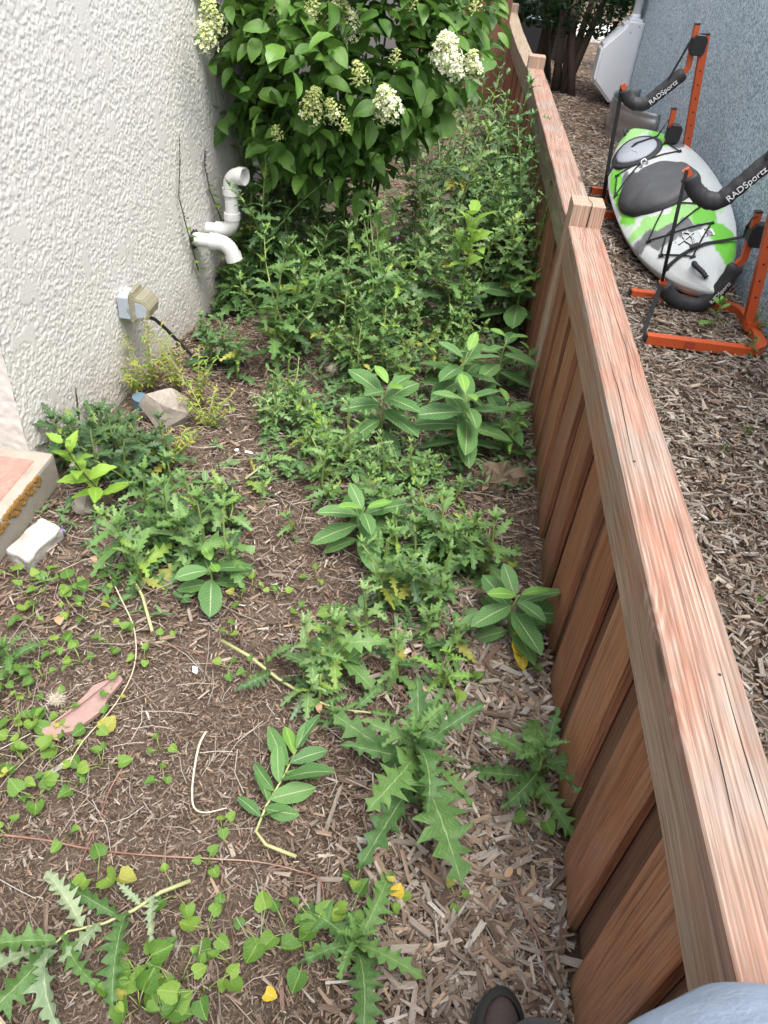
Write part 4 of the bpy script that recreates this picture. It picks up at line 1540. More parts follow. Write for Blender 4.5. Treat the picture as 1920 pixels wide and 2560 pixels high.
# ------------------------------------------------------------------ hydrangea
hy = empty('hydrangea', (-.55, 4.45, 0))
tag(hy, 'large dark green hydrangea with creamy panicles between house and fence', 'hydrangea')
HC, HR = np.array([-.62, 4.12, 1.16]), np.array([.66, .78, .66])
rr = random.Random(11)
PH = Plant.__new__(Plant)
PH.root, PH.sep, PH.ln, PH.fol, PH.stem, PH.has_stem = hy, True, 'leaf', {}, MB(), False
hb = np.array([-.55, 4.45, 0])
cands = []
for i in range(520):
    z = 1 - 2 * (i + .5) / 520
    a = i * 2.39996
    d = np.array([math.cos(a) * math.sqrt(1 - z * z), math.sin(a) * math.sqrt(1 - z * z), z])
    if d[1] > .55:
        continue
    if mnoise.noise(Vector(d * 3.7) + Vector((3, 1, 7))) < -.33:
        continue
    bump_ = 1 + .16 * mnoise.noise(Vector(d * 2.3)) + .08 * mnoise.noise(Vector(d * 6))
    for layer in (1.0, .80, .62):
        p = HC + d * HR * bump_ * layer * rr.uniform(.94, 1.05)
        zmin = np.interp(p[0], [-1.3, -1.05, -.72, -.45, -.2, .05], [1.0, .82, .55, .56, .86, 1.15])
        if p[2] < zmin or p[2] > 1.75:
            continue
        if p[1] < 4.12 and p[0] < wallx(p[1]) + .035:
            continue
        if p[0] < -1.38 and p[1] < 5.4:
            continue
        cands.append((layer, p, d))
leaves = []
for (layer, p, d) in cands:
    nl = 5 if layer == 1 else 4
    a0 = rr.uniform(0, 6)
    for k in range(nl):
        az = math.atan2(d[1], d[0]) + (k - (nl - 1) / 2) * 1.05 + rr.uniform(-.35, .35)
        el = .35 * d[2] - .25 + rr.uniform(-.65, .6)
        pp = p + np.array([rr.uniform(-.05, .05) for _ in range(3)])
        # how large it shows: distance and whether it lies on the outer shell facing the camera
        vis = (layer == 1) * (1 if d[1] < .15 else .3) + rr.random() * .4
        q_ = ROT.T @ (pp - np.array([0, 0, H]))
        vpx = FPX * q_[1] / q_[2] + 1280
        if vpx < -90:
            vis -= 2
        leaves.append((vis, pp, az, el, rr.choice([.065, .085, .10, .115, .13]) * rr.uniform(.9, 1.1)))
leaves.sort(key=lambda t: -t[0])
for i, (vis, pp, az, el, sz) in enumerate(leaves):
    PH.leaf('hydrangea', pp - hb, frame(az, el, rr.uniform(-.8, .8)), sz, None, rng=rr, sep=(i < 300), w=rr.uniform(.85, 1.1))
for k in range(9):
    a = rr.uniform(0, 6.28)
    e = HC + np.array([math.cos(a) * .4, math.sin(a) * .4 - .1, rr.uniform(-.3, .1)]) - hb
    PH.twig([(math.cos(a) * .05, math.sin(a) * .05, 0), e * np.array([.45, .45, .55]), e], [.012, .009, .005], 7)
PH.done(M['darkstem'])


def panicle(px_, py_, yd, size, white, seed):
    rr2 = random.Random(seed)
    r_ = ray(px_, py_)
    p = np.array([0, 0, H]) + r_ * (yd / r_[1])
    ax = nrm(np.array([rr2.uniform(-.3, .3), -.45, .8]))
    mb = MB()
    u = nrm(np.cross(ax, [1, 0, .2]))
    w = np.cross(ax, u)
    nfl = int(80 * (size / .08) ** 1.5)
    for i in range(nfl):
        t = (i + .5) / nfl
        rad = size * .62 * (1 - t) ** .45 * math.sqrt(rr2.uniform(.3, 1)) * rr2.uniform(.7, 1.35)
        a = i * 2.4
        c_ = p - ax * size * .5 + ax * t * size * 1.25 + (u * math.cos(a) + w * math.sin(a)) * rad
        nn = nrm((c_ - (p - ax * size * .3)) + np.array([rr2.uniform(-.02, .02) for _ in range(3)]))
        e1 = nrm(np.cross(nn, [rr2.uniform(-1, 1), rr2.uniform(-1, 1), rr2.uniform(-1, 1)]))
        e2 = np.cross(nn, e1)
        wh = white + rr2.uniform(-.35, .25) - .55 * t
        fs = size * (.10 if wh > .35 else .06) * rr2.uniform(.8, 1.25)
        tn = min(1, max(0, wh))
        V, F = [c_], []
        for j in range(4):
            for (rd, da) in ((.95, -.55), (1.25, 0), (.95, .55)):
                aa = j * math.pi / 2 + da
                V.append(c_ + (e1 * math.cos(aa) + e2 * math.sin(aa)) * fs * rd + nn * fs * (.25 if da == 0 else .05))
            F.append((0, 1 + 3 * j, 2 + 3 * j, 3 + 3 * j))
        mb.faces(np.array(V) - hb, F, tint=tn)
        if i % 3 == 0:
            mb.tube([p - ax * size * .5 + ax * t * size * .9 - hb, c_ - hb], .0012, 3, tint=.1)
    o = mb.build('flower_panicle', M['floret'], hy)


for i, (px_, py_, yd, sz, wh) in enumerate([(455, 40, 3.55, .12, .6), (445, 85, 3.5, .09, .75), (675, 225, 3.55, .12, .45), (720, 240, 3.53, .09, .5), (835, 225, 3.55, .125, .95), (965, 115, 3.65, .13, 1.05),
                                            (1020, 140, 3.75, .10, .85), (985, 150, 3.66, .08, 1.1), (775, 160, 3.56, .09, .25), (740, 30, 3.7, .12, .7), (760, 60, 3.68, .09, .9), (675, 25, 3.65, .09, .5),
                                            (595, 0, 3.7, .10, .4), (855, 125, 3.62, .06, .1), (600, 290, 3.56, .07, .1), (745, 272, 3.5, .06, .15), (1025, 10, 3.8, .07, .15), (890, 5, 3.7, .07, .2)]):
    panicle(px_, py_, yd - .25, sz * .84, wh - .08, 300 + i)

# ------------------------------------------------------------------ low seedlings covering the soil in the thicket
gc = MB()
rr = random.Random(21)
gpts = []
for _ in range(2000):
    px_, py_ = rr.uniform(430, 1170), rr.uniform(230, 1060)
    if py_ > 690 and px_ < 560 + max(0, (880 - py_)) * .9:
        continue
    if py_ > 800 and px_ < 560:
        continue
    gpts.append((px_, py_, rr.uniform(.015, .05)))
for _ in range(120):
    px_, py_ = rr.gauss(330, 110), rr.gauss(1130, 90)
    if px_ < 90 or px_ > 560:
        continue
    gpts.append((px_, py_, rr.uniform(.01, .035)))
for _ in range(90):
    px_, py_ = rr.gauss(890, 80), rr.gauss(1260, 130)
    gpts.append((px_, py_, rr.uniform(.01, .03)))
for (px_, py_, hh) in gpts:
    p = gp(px_, py_, .02)
    if p[0] > fence_left(p[1]) - .02 or (p[1] > 2.02 and p[0] < wallx(p[1]) + .03 and p[1] < 4.05) or p[1] > 9.0:
        continue
    kind = rr.choice(['thistle', 'oval', 'lance', 'thistle'])
    a = rr.uniform(0, 6.28)
    for k in range(3):
        t = rr.choice(TPL[kind])
        Rm = frame(a + k * 2.1 + rr.uniform(-.4, .4), rr.uniform(-.1, .7)) * rr.uniform(.025, .055)
        gc.add(t['v'] @ Rm.T + np.array([p[0], p[1], hh]), t['flat'], t['tot'], uv=t['uv'], tint=rr.random())
tag(gc.build('ground_cover', M['thistle_far'], smooth=True), 'low green seedlings covering the soil under the thicket', 'weeds', kind='stuff')

# ------------------------------------------------------------------ pipes on the stucco wall
def arc(c, a, b, r, a0, a1, n=7):
    return [np.array(c) + r * (math.cos(t) * np.array(a) + math.sin(t) * np.array(b)) for t in np.linspace(a0, a1, n)]


def pipe_part(name, pts, rad, par, ring=None, n=24, hollow=False):
    mb = MB()
    mb.tube(pts, rad, n, cap=not hollow)
    if hollow:                                        # inner wall and lip
        mb.tube(pts[::-1], rad * .88, n, cap=False)
        p, d = np.array(pts[-1]), nrm(np.array(pts[-1]) - np.array(pts[-2]))
        ref = np.array([0, 0, 1.0]) if abs(d[2]) < .9 else np.array([1.0, 0, 0])
        u = nrm(ref - d * np.dot(ref, d))
        w = np.cross(d, u)
        V = [p + k * (math.cos(2 * math.pi * j / n) * u + math.sin(2 * math.pi * j / n) * w) for k in (rad, rad * .88) for j in range(n)]
        mb.faces(np.array(V), [(j, (j + 1) % n, n + (j + 1) % n, n + j) for j in range(n)])
    o = mb.build(name, M['white_plastic'], par, smooth=True)
    md = o.modifiers.new('es', 'EDGE_SPLIT')
    md.split_angle = math.radians(40)
    return o


PR = .031
X1 = np.array([1.0, 0, 0])
Z1 = np.array([0, 0, 1.0])
# lower pipe : straight out, bend down
y1, z1 = 3.30, .415
pl = tag(empty('drain_pipe', (wallx(y1), y1, z1)), 'lower white pvc pipe ending in a downward elbow, black sealant at the wall', 'pipe')
pipe_part('pipe', [(-.02, 0, 0), (.10, 0, 0)], PR, pl)
pipe_part('elbow', [(.085, 0, 0), (.125, 0, 0)] + arc((.125, 0, -.062), Z1, X1, .062, 0, 1.25) + [(.195, 0, -.078)], PR + .0035, pl)
e_ = np.array([.125, 0, -.062]) + .062 * (math.cos(1.25) * Z1 + math.sin(1.25) * X1)
dd = nrm(np.array([math.cos(1.25), 0, -math.sin(1.25)]))
pipe_part('socket', [e_, e_ + dd * .035], PR + .0075, pl, hollow=True)
pipe_part('socket', [(.085, 0, 0), (.118, 0, 0)], PR + .0065, pl)
sb = MB()
for k in range(26):
    a = k / 26 * 6.283
    sb.tube([(.003 + random.uniform(0, .012), math.cos(a) * (PR + .004), math.sin(a) * (PR + .004)), (.004 + random.uniform(0, .015), math.cos(a + .3) * (PR + random.uniform(.004, .014)), math.sin(a + .3) * (PR + random.uniform(.004, .012)))], random.uniform(.003, .006), 6)
sb.build('sealant', M['seal'], pl)
# upper pipe : straight out, elbow up, riser, elbow outwards
y2, z2 = 3.46, .412
pu = tag(empty('drain_pipe', (wallx(y2), y2, z2)), 'upper white pvc pipe rising through two elbows to an open end', 'pipe')
pipe_part('pipe', [(-.02, 0, 0), (.07, 0, 0)], PR * .95, pu)
pipe_part('socket', [(.045, 0, 0), (.075, 0, 0)], PR + .0065, pu)
pipe_part('elbow', [(.06, 0, 0)] + arc((.07, 0, .055), -Z1, X1, .055, 0, math.pi / 2) + [(.125, 0, .07)], PR + .0035, pu)
pipe_part('socket', [(.125, 0, .058), (.125, 0, .088)], PR + .0075, pu)
pipe_part('riser', [(.125, 0, .06), (.125, 0, .175)], PR, pu)
pipe_part('socket', [(.125, 0, .168), (.125, 0, .198)], PR + .0075, pu)
D1 = nrm(np.array([1.0, -.35, .08]))
ea = [np.array([.125, 0, .185])] + [np.array([.125, 0, .205]) + .05 * ((1 - math.cos(t)) * D1 + math.sin(t) * Z1) for t in np.linspace(0, math.pi / 2, 8)]
pipe_part('elbow', ea, PR + .0035, pu)
pipe_part('socket', [ea[-1] - D1 * .002, ea[-1] + D1 * .03], PR + .0075, pu, hollow=True)

# ------------------------------------------------------------------ outlet box, cord, adapter
OY, OZ = 2.66, .375
bx0 = wallx(OY)
ob = tag(empty('outlet_box', (bx0, OY, OZ)), 'grey outdoor outlet box with yellowed clear cover on the stucco wall', 'outlet box')
ob.scale = (.86, .86, .86)
o = bevel_box('box', (.055, .115, .105), M['greybox'], ob, .005, 2, (.03, 0, 0))
kk = MB()
kk.tube([(.028, -.0575, -.005), (.028, -.0595, -.005)], .013, 16)
kk.build('knockout', M['metal'], o).location = (-.0, 0, 0)
o2 = extrude_poly('cover', [(0, -.065), (.022, -.065), (.022, -.052), (.085, -.038), (.095, .012), (.07, .048), (.022, .055), (.022, .07), (0, .07)], .125, M['clear'], ob, .005, 2)
o2.location = (.058, -.0625, 0)
wd = extrude_poly('cover_window', [(.03, -.036), (.074, -.028), (.082, .01), (.062, .03), (.03, .036)], .002, M['greybox'], ob, 0)
wd.location = (.058, -.0645, 0)
hg = bevel_box('hinge', (.018, .10, .014), M['clear'], ob, .004, 2, (.07, 0, .072))
of = bevel_box('socket_face', (.006, .075, .085), M['label_white'], ob, .003, 2, (.0625, 0, 0))
cd = MB()
cpts = [(bx0 + .09, OY, OZ - .045), (bx0 + .105, OY + .05, OZ - .08), (bx0 + .12, OY + .12, .22), (bx0 + .15, OY + .18, .13), (bx0 + .19, OY + .22, .05), (bx0 + .24, OY + .25, .022), (bx0 + .28, OY + .26, .02)]
cc = []
for i in range(len(cpts) - 1):
    for t in (0, .33, .66):
        cc.append(np.array(cpts[i]) * (1 - t) + np.array(cpts[i + 1]) * t)
cd.tube(cc, .0075, 10)
cord_ = cd.build('cord', M['rubber'], smooth=True)
ad = tag(empty('power_adapter', (-.93, 2.95, 0), math.radians(8)), 'black flat power adapter with white sticker and cord lying on the mulch', 'adapter')
bpy.context.view_layer.update()
cord_.parent = ad
cord_.matrix_parent_inverse = ad.matrix_world.inverted()
bevel_box('body', (.17, .075, .028), M['black'], ad, .006, 3, (0, 0, .02))
bevel_box('raised_lid', (.075, .062, .014), M['black'], ad, .006, 3, (.0, 0, .038))
bevel_box('sticker', (.05, .04, .0012), M['label_white'], ad, 0, 1, (.005, 0, .0462))

# ------------------------------------------------------------------ step, stones, scraps
sx = -1.252
stp = tag(empty('concrete_step', (sx - .4, 1.4, 0)), 'pink topped concrete step with orange lichen edge at the left', 'step')
o = bevel_box('slab', (.8, 1.62, .135), M['concrete'], None, .012, 2)
o.location = (sx - .4, 1.165, .056)
to_parent(o, stp)
o = bevel_box('pink_top', (.76, 1.55, .012), M['pink'], None, .005, 1)
o.location = (sx - .42, 1.145, .121)
to_parent(o, stp)
lc = MB()
rr = random.Random(4)
for k in range(260):
    yy = 1.86 - .40 * rr.random() ** .8
    th = rr.uniform(.0015, .004)
    c_ = np.array([sx + .001, yy, .118 - rr.random() ** 1.6 * .035])
    rr_ = rr.uniform(.003, .011)
    lc.tube([c_, c_ + np.array([th, 0, th * .3])], [rr_, rr_ * .6], 7)
to_parent(lc.build('lichen', M['lichen']), stp)


def hull_rock(name, size, mat, seed):
    r_ = random.Random(seed)
    bm = bmesh.new()
    for q_ in range(11):
        z_ = 1 - 2 * (q_ + .5) / 11
        d = nrm([math.cos(q_ * 2.4) * math.sqrt(1 - z_ * z_) + r_.uniform(-.5, .5), math.sin(q_ * 2.4) * math.sqrt(1 - z_ * z_) + r_.uniform(-.5, .5), z_ + r_.uniform(-.3, .3)]) * r_.uniform(.82, 1.0)
        bm.verts.new((d[0] * size[0] * .75, d[1] * size[1] * .75, d[2] * size[2] * .75))
    bmesh.ops.convex_hull(bm, input=list(bm.verts))
    bmesh.ops.delete(bm, geom=[v for v in bm.verts if not v.link_faces], context='VERTS')
    bmesh.ops.subdivide_edges(bm, edges=list(bm.edges), cuts=3, use_grid_fill=True, smooth=.0)
    sc_ = 1 / min(size)
    for v in bm.verts:
        v.co += v.co.normalized() * (mnoise.noise(v.co * sc_ * 2.2) * .05 + mnoise.noise(v.co * sc_ * 7) * .035) * min(size)
    me = bpy.data.meshes.new(name)
    bm.to_mesh(me)
    bm.free()
    me.materials.append(mat)
    return me


def stone(name, loc, size, mat, label, cat, seed, rz=0, rough=.25, freq=2.0):
    o = obj(name, hull_rock(name, size, M[mat], seed))
    o.location = loc
    o.rotation_euler = (0, 0, rz)
    return tag(o, label, cat)


stone('rock', (-1.02, 2.44, .045), (.16, .12, .15), 'rock', 'large pale granite rock half hidden by yellow weeds', 'rock', 3, .4, .45, 1.6)
stone('rock', (-1.16, 2.02, .06), (.09, .08, .12), 'rock', 'grey rock standing behind the dark thistles', 'rock', 5, .2, .3)
stone('rock', (-1.10, 1.84, .03), (.06, .07, .06), 'rock', 'small dark rock at the corner of the pink step', 'rock', 8, .2, .3)
bm = bmesh.new()
bmesh.ops.create_cube(bm, size=1)
bmesh.ops.subdivide_edges(bm, edges=list(bm.edges), cuts=7, use_grid_fill=True)
for v in bm.verts:
    q_ = v.co * 2
    k_ = (abs(q_.x) ** 18 + abs(q_.y) ** 18 + abs(q_.z) ** 18) ** (1 / 18)
    q_ = q_ / k_ * max(abs(q_.x), abs(q_.y), abs(q_.z))
    v.co = Vector((q_.x * .043, q_.y * .08, q_.z * .03))
me = bpy.data.meshes.new('brick')
bm.to_mesh(me)
bm.free()
me.materials.append(M['whitestone'])
o = obj('brick', me)
for v in o.data.vertices:
    v.co += Vector((mnoise.noise(v.co * 30) * .006, mnoise.noise(v.co * 30 + Vector((5, 1, 2))) * .006, mnoise.noise(v.co * 26 + Vector((1, 8, 2))) * .006))
o.location = (-1.165, 1.62, .03)
o.rotation_euler = (.1, .12, -.25)
tag(o, 'chipped white painted brick leaning beside the pink step', 'brick')
cup = MB()
cup.tube([(0, 0, 0), (0, 0, .05)], .028, 18)
cup.tube([(0, 0, .05), (0, 0, .056)], .031, 18)
o = cup.build('plastic_cap', M['cup'], smooth=False)
o.location = (-1.165, 2.5, .0)
o.rotation_euler = (.1, .2, 0)
tag(o, 'small blue grey plastic cap between rock and stucco wall', 'cap')
# pink broken slate
sl = MB()
pp = [gp(*q_)[:2] for q_ in [(88, 1592), (150, 1548), (190, 1510), (205, 1492), (262, 1470), (268, 1480), (235, 1520), (225, 1545), (165, 1590), (110, 1602)]]
prism(sl, [(float(a), float(b)) for a, b in pp][::-1], .012, .024)
tag(sl.build('slate_piece', M['slate']), 'broken pinkish slate slab lying on the mulch at the left', 'slate')
# small loose pieces
for (px_, py_, sz, lab, mt, sd2) in [(1025, 1412, (.022, .018, .014), 'small grey stone near the yellow milkweed leaf', 'rock', 1), (422, 1450, (.028, .012, .006), 'little white scrap on the bare mulch', 'whitepaper', 2),
                                     (537, 980, (.03, .012, .003), 'white paper scrap below the granite rock', 'whitepaper', 3), (512, 975, (.016, .012, .008), 'tiny white pebble beside the paper scrap', 'whitepaper', 4)]:
    p = gp(px_, py_, .015)
    stone('pebble' if mt == 'rock' else 'scrap', (p[0], p[1], .022), sz, mt, lab, 'stone' if mt == 'rock' else 'scrap', sd2, sd2)
# rotten stump by the fence
p = gp(1080, 1035, .03)
stu = MB()
rr = random.Random(8)
nst = 22
V, F = [], []
for i, (z, k) in enumerate([(-.02, 1.05), (.03, .95), (.06, .85), (.085, .72)]):
    for j in range(nst):
        a = j / nst * 6.283
        rad = k * (.085 + .025 * math.sin(3 * a + 1) + .012 * math.sin(7 * a + i)) * rr.uniform(.78, 1.18)
        V.append((math.cos(a) * rad * 1.05, math.sin(a) * rad * .72, z + (rr.uniform(-.03, .02) if i == 3 else 0)))
for i in range(3):
    for j in range(nst):
        F.append((i * nst + j, i * nst + (j + 1) % nst, (i + 1) * nst + (j + 1) % nst, (i + 1) * nst + j))
V.append((0, 0, .045))
for j in range(nst):
    F.append((3 * nst + j, 3 * nst + (j + 1) % nst, len(V) - 1))
stu.faces(np.array(V), F)
M['stump'] = plain('rotten wood', (.19, .14, .09), .95, var=.6, nscale=45, bumpd=.02, dirt=((.05, .035, .025), .9))
o = stu.build('stump', M['stump'])
o.location = (p[0], p[1], 0)
tag(o, 'rotten little stump beside the fence under the milkweeds', 'stump')
# half buried timber and the sawn plank end in the corner
o = bevel_box('timber', (.42, .07, .05), M['greypost'], None, .006, 2)
p = gp(745, 735, .02)
o.location = (p[0], p[1], .022)
o.rotation_euler = (0, 0, -.12)
tag(o, 'weathered timber lying half buried at the edge of the thicket', 'timber')
M['plankend'] = wood('cut plank', (.33, .2, .12), (.42, .28, .18), (.5, .4, .3), 'X', 10, .4)
o = bevel_box('plank', (.34, .09, .045), M['plankend'], None, .006, 2)
p = gp(25, 2175, .045)
o.location = (p[0] - .1, p[1] - .015, .035)
o.rotation_euler = (0, 0, -.55)
tag(o, 'brown plank end poking into the bottom left corner', 'plank')


# bleached blade, red vine stems, dead stalks
def wire(name, pts, rad, mat, label, cat, z=.02, flat=1.0, zs=None):
    W = []
    for i, q_ in enumerate(pts):
        zz = z if zs is None else zs[i]
        W.append(gp(q_[0], q_[1], zz))
    fine = []
    for i in range(len(W) - 1):
        p0, p1, p2, p3 = W[max(i - 1, 0)], W[i], W[i + 1], W[min(i + 2, len(W) - 1)]
        for t in np.linspace(0, 1, 5)[:-1]:
            fine.append(.5 * ((2 * p1) + (-p0 + p2) * t + (2 * p0 - 5 * p1 + 4 * p2 - p3) * t * t + (-p0 + 3 * p1 - 3 * p2 + p3) * t ** 3))
    fine.append(W[-1])
    mb = MB()
    n_ = len(fine)
    mb.tube(fine, [rad * (1 - .5 * i / n_) for i in range(n_)], 6, flat=flat)
    return tag(mb.build(name, M[mat], smooth=True), label, cat)


wire('dry_blade', [(445, 1580), (430, 1610), (420, 1660), (415, 1710), (420, 1745), (445, 1755), (490, 1745)], .0034, 'palestraw', 'bleached curled grass blade lying on bare mulch', 'grass blade', .034, .35)
wire('vine_stem', [(0, 1803), (100, 1815), (200, 1835), (330, 1848), (460, 1855), (560, 1862), (640, 1880), (690, 1900), (700, 1950)], .0024, 'redstem', 'long pink vine stem lying across the lower left mulch', 'vine', .026)
wire('vine_stem', [(290, 1620), (240, 1700), (215, 1770), (180, 1850), (150, 1920)], .0018, 'redstem', 'thin red runner crossing the long pink vine stem', 'vine', .03)
wire('vine_stem', [(1105, 1900), (1130, 1960), (1165, 2040), (1185, 2110), (1205, 2190)], .0024, 'redstem', 'dark red vine stem on the chips along the fence foot', 'vine', .03)
wire('vine_stem', [(850, 1930), (800, 1820), (860, 1690)], .0012, 'redstem', 'hair thin red stem left of the big thistle', 'vine', .02)
wire('vine_stem', [(215, 1200), (260, 1290), (290, 1360), (290, 1440), (250, 1520), (180, 1600), (150, 1650)], .0022, 'straw', 'pale dry vine stem looping past the pink slate', 'vine', .03)
wire('vine_stem', [(300, 1385), (400, 1400), (470, 1440)], .0016, 'redstem', 'short thin red runner on bare mulch', 'vine', .02)
wire('vine_stem', [(120, 1560), (190, 1510), (300, 1420)], .0016, 'twig', 'brown stem lying over the pink slate', 'vine', .035)
wire('dead_stalk', [(470, 1085), (478, 1040), (468, 985)], .0045, 'darkstem', 'broken dark stalk standing on bare mulch below the rock', 'stalk', zs=[0, .08, .17])
wire('dead_stalk', [(175, 960), (170, 900), (163, 838)], .005, 'darkstem', 'tall bare stalk rising out of the dark thistles', 'stalk', zs=[0, .12, .25])
wire('dead_stalk', [(115, 985), (80, 940), (58, 905)], .0045, 'darkstem', 'slanting bare stalk at the corner of the stucco wall', 'stalk', zs=[0, .1, .2])
wire('dead_stalk', [(770, 680), (790, 640), (810, 620)], .002, 'twig', 'thin bent brown twig at the thicket edge', 'twig', zs=[.02, .06, .1])
wire('dead_stalk', [(900, 1530), (850, 1480), (800, 1420)], .0025, 'twig', 'fallen brown twig behind the big thistle', 'twig', zs=[.02, .04, .05])
wire('fallen_twig', [(1040, 1500), (1042, 1440), (1046, 1380)], .005, 'straw', 'grey stick lying on the chips left of the yellow leaf', 'stick', .02)
# seed fluff
for (px_, py_, hh, lab, sd2) in [(120, 1510, .03, 'tuft of pale seed fluff by the pink slate', 1), (915, 640, .15, 'tuft of pale seed fluff in the thicket', 2), (478, 560, .22, 'tuft of brown seed fluff under the lower pipe', 3), (718, 795, .08, 'pinkish seed fluff on the bushy thistle', 4)]:
    rr = random.Random(sd2)
    c_ = gp(px_, py_, hh)
    mb = MB()
    for k in range(170):
        d = nrm(np.array([rr.gauss(0, 1), rr.gauss(0, 1), rr.gauss(0, .8)]))
        l_ = rr.uniform(.012, .028)
        o_ = np.array([rr.uniform(-.012, .012) for _ in range(3)])
        mb.tube([o_, o_ + d * l_], [.0005, .0003], 3, cap=False)
    o = mb.build('seed_fluff', M['fluff'])
    o.location = Vector(c_)
    tag(o, lab, 'seed fluff')
# fallen leaves, yellow and brown
rr = random.Random(31)
for (px_, py_, kind, mt, sz, lab) in [(975, 1265, 'oval', 'yellow', .04, 'small yellow leaf on the low thistle patch'), (925, 875, 'oval', 'yellow', .05, 'yellow leaf showing under the milkweed clump'),
                                      (965, 945, 'oval', 'deadleaf', .045, 'orange brown leaf under the largest milkweed'), (1070, 955, 'oval', 'deadleaf', .045, 'curled orange leaf beside the stump'),
                                      (195, 1205, 'oval', 'deadleaf', .05, 'brown dead leaf below the white brick'), (130, 1350, 'oval', 'deadleaf', .05, 'pale brown crumpled leaf among the violets'),
                                      (855, 1935, 'heart', 'yellow', .035, 'round yellow violet leaf on the wood chips'), (575, 2145, 'heart', 'yellow', .03, 'yellow violet leaf at the bottom edge'),
                                      (1090, 1895, 'oval', 'deadleaf', .03, 'rust brown leaf bit on the wood chips'), (540, 1145, 'oval', 'redstem', .03, 'small red leaf on the left tangle'),
                                      (225, 1575, 'heart', 'yellowing', .05, 'yellow violet leaf at the tip of the slate'), (1060, 1045, 'oval', 'deadleaf', .05, 'brown leaf on the chips below the stump'),
                                      (690, 1540, 'oval', 'deadleaf', .035, 'orange leaf bit beside the pulled thistle'), (95, 1585, 'oval', 'deadleaf', .05, 'brown curled leaf at the slate foot')]:
    t = TPL[kind][rr.randrange(4)]
    o = obj('fallen_leaf', tmesh(t, M[mt]))
    p = gp(px_, py_, .03)
    Rm = frame(rr.uniform(0, 6.28), rr.uniform(-.1, .25), rr.uniform(-.4, .4)) * sz
    o.matrix_world = Matrix([[*Rm[i], p[i]] for i in range(3)] + [[0, 0, 0, 1]])
    tag(o, lab, 'leaf')
# violet flowers
for (px_, py_, hh, lab) in [(133, 1141, .04, 'tiny purple flower bud before the white brick'), (858, 510, .3, 'small pale violet bell flower in the thicket'), (865, 430, .3, 'tiny violet flower in the shaded thicket')]:
    c_ = gp(px_, py_, hh)
    mb = MB()
    for j in range(5):
        a = j * 1.257
        V = [(0, 0, 0), (math.cos(a - .5) * .008, math.sin(a - .5) * .008, -.008), (math.cos(a) * .012, math.sin(a) * .012, -.014), (math.cos(a + .5) * .008, math.sin(a + .5) * .008, -.008)]
        mb.faces(np.array(V), [(0, 1, 2, 3)])
    mb.tube([(0, 0, 0), (.004, 0, .01)], .002, 5)
    if 'petal' not in M:
        M['petal'] = plain('violet petal', (.32, .2, .55), .6)
    o = mb.build('flower', M['petal'])
    o.location = Vector(c_)
    tag(o, lab, 'flower')

# ------------------------------------------------------------------ kayak rack
rack = tag(empty('kayak_rack', (1.35, 5.0, 0)), 'orange steel kayak rack with black padded arms beside the blue house', 'kayak rack')


def world_part(mb, name, mat, par, smooth=False):
    o = mb.build(name, mat, smooth=smooth)
    return to_parent(o, par)


TW = .024
for si, (yc, xb, xt, zt, x0) in enumerate([(4.01, 1.62, 1.46, 1.22, 1.08), (6.03, 1.60, 1.465, 1.15, 1.05)]):
    ya, yb, rc = yc - .29, yc + .29, .12
    xr_ = 1.70 if si == 0 else 1.66
    path = [(x0, ya, .03), (xr_ - rc, ya, .03)] + [(xr_ - rc + rc * math.sin(t), ya + rc - rc * math.cos(t), .03) for t in np.linspace(.3, math.pi / 2, 6)]
    path += [(xr_ - rc + rc * math.cos(t), yb - rc + rc * math.sin(t), .03) for t in np.linspace(0, math.pi / 2, 6)] + [(x0, yb, .03)]
    mb = MB()
    mb.tube(path, TW, 4, square=True, ref=(0, 0, 1))
    base_ = world_part(mb, 'base_tube', M['orange'], rack)
    for yy in (ya, yb):
        mb = MB()
        mb.box((x0 - .006, yy, .03), (.012, TW * 2.1, TW * 2.1))
        world_part(mb, 'end_cap', M['black'], rack)
    mb = MB()
    U0, U1 = np.array([xb + .05, yc, .05]), np.array([xt + .02, yc, zt])
    mb.tube([U0, U1], TW, 4, square=True, ref=(0, 1, 0))
    up = world_part(mb, 'upright', M['orange'], rack)
    mb = MB()
    ud = nrm(U1 - U0)
    mb.tube([U1, U1 + ud * .008], TW * 1.05, 4, square=True, ref=(0, 1, 0))
    world_part(mb, 'upright_cap', M['black'], rack)
    for k in range(10):
        mb = MB()
        p = U0 + (U1 - U0) * (.14 + .075 * k)
        mb.tube([p + np.array([0, -TW - .001, 0]), p + np.array([0, -TW + .006, 0])], .006, 8)
        to_parent(mb.build('bolt_hole', M['seal']), rack)
    mb = MB()
    mb.box((xr_ - .01, yc, .055), (.075, .09, .05))
    world_part(mb, 'foot_bracket', M['orange'], rack)
# arms : (y, points tip..bend..sleeve end..vertical piece top) in x,z
arms = [(4.0, [(1.083, .79), (1.115, .755)], [(1.108, .762), (1.16, .70), (1.225, .664), (1.29, .667), (1.35, .735), (1.41, .815), (1.475, .895)], [(1.475, .895), (1.49, .93), (1.487, 1.16)], True, 'upper'),
        (6.03, [(1.03, .815), (1.06, .78)], [(1.053, .786), (1.09, .735), (1.15, .705), (1.215, .712), (1.28, .775), (1.35, .85), (1.42, .925)], [(1.42, .925), (1.435, .96), (1.412, 1.2)], True, 'upper'),
        (4.2, [(1.20, .165), (1.225, .135)], [(1.218, .14), (1.27, .085), (1.36, .048), (1.46, .06), (1.53, .165), (1.565, .30)], [(1.565, .30), (1.588, .34), (1.57, .58)], True, 'lower'),
        (6.03, [(1.115, .07), (1.14, .05)], [(1.135, .055), (1.18, .03 + .05), (1.25, .12), (1.33, .22), (1.42, .36)], [(1.42, .36), (1.45, .42), (1.425, .70)], False, 'lower')]
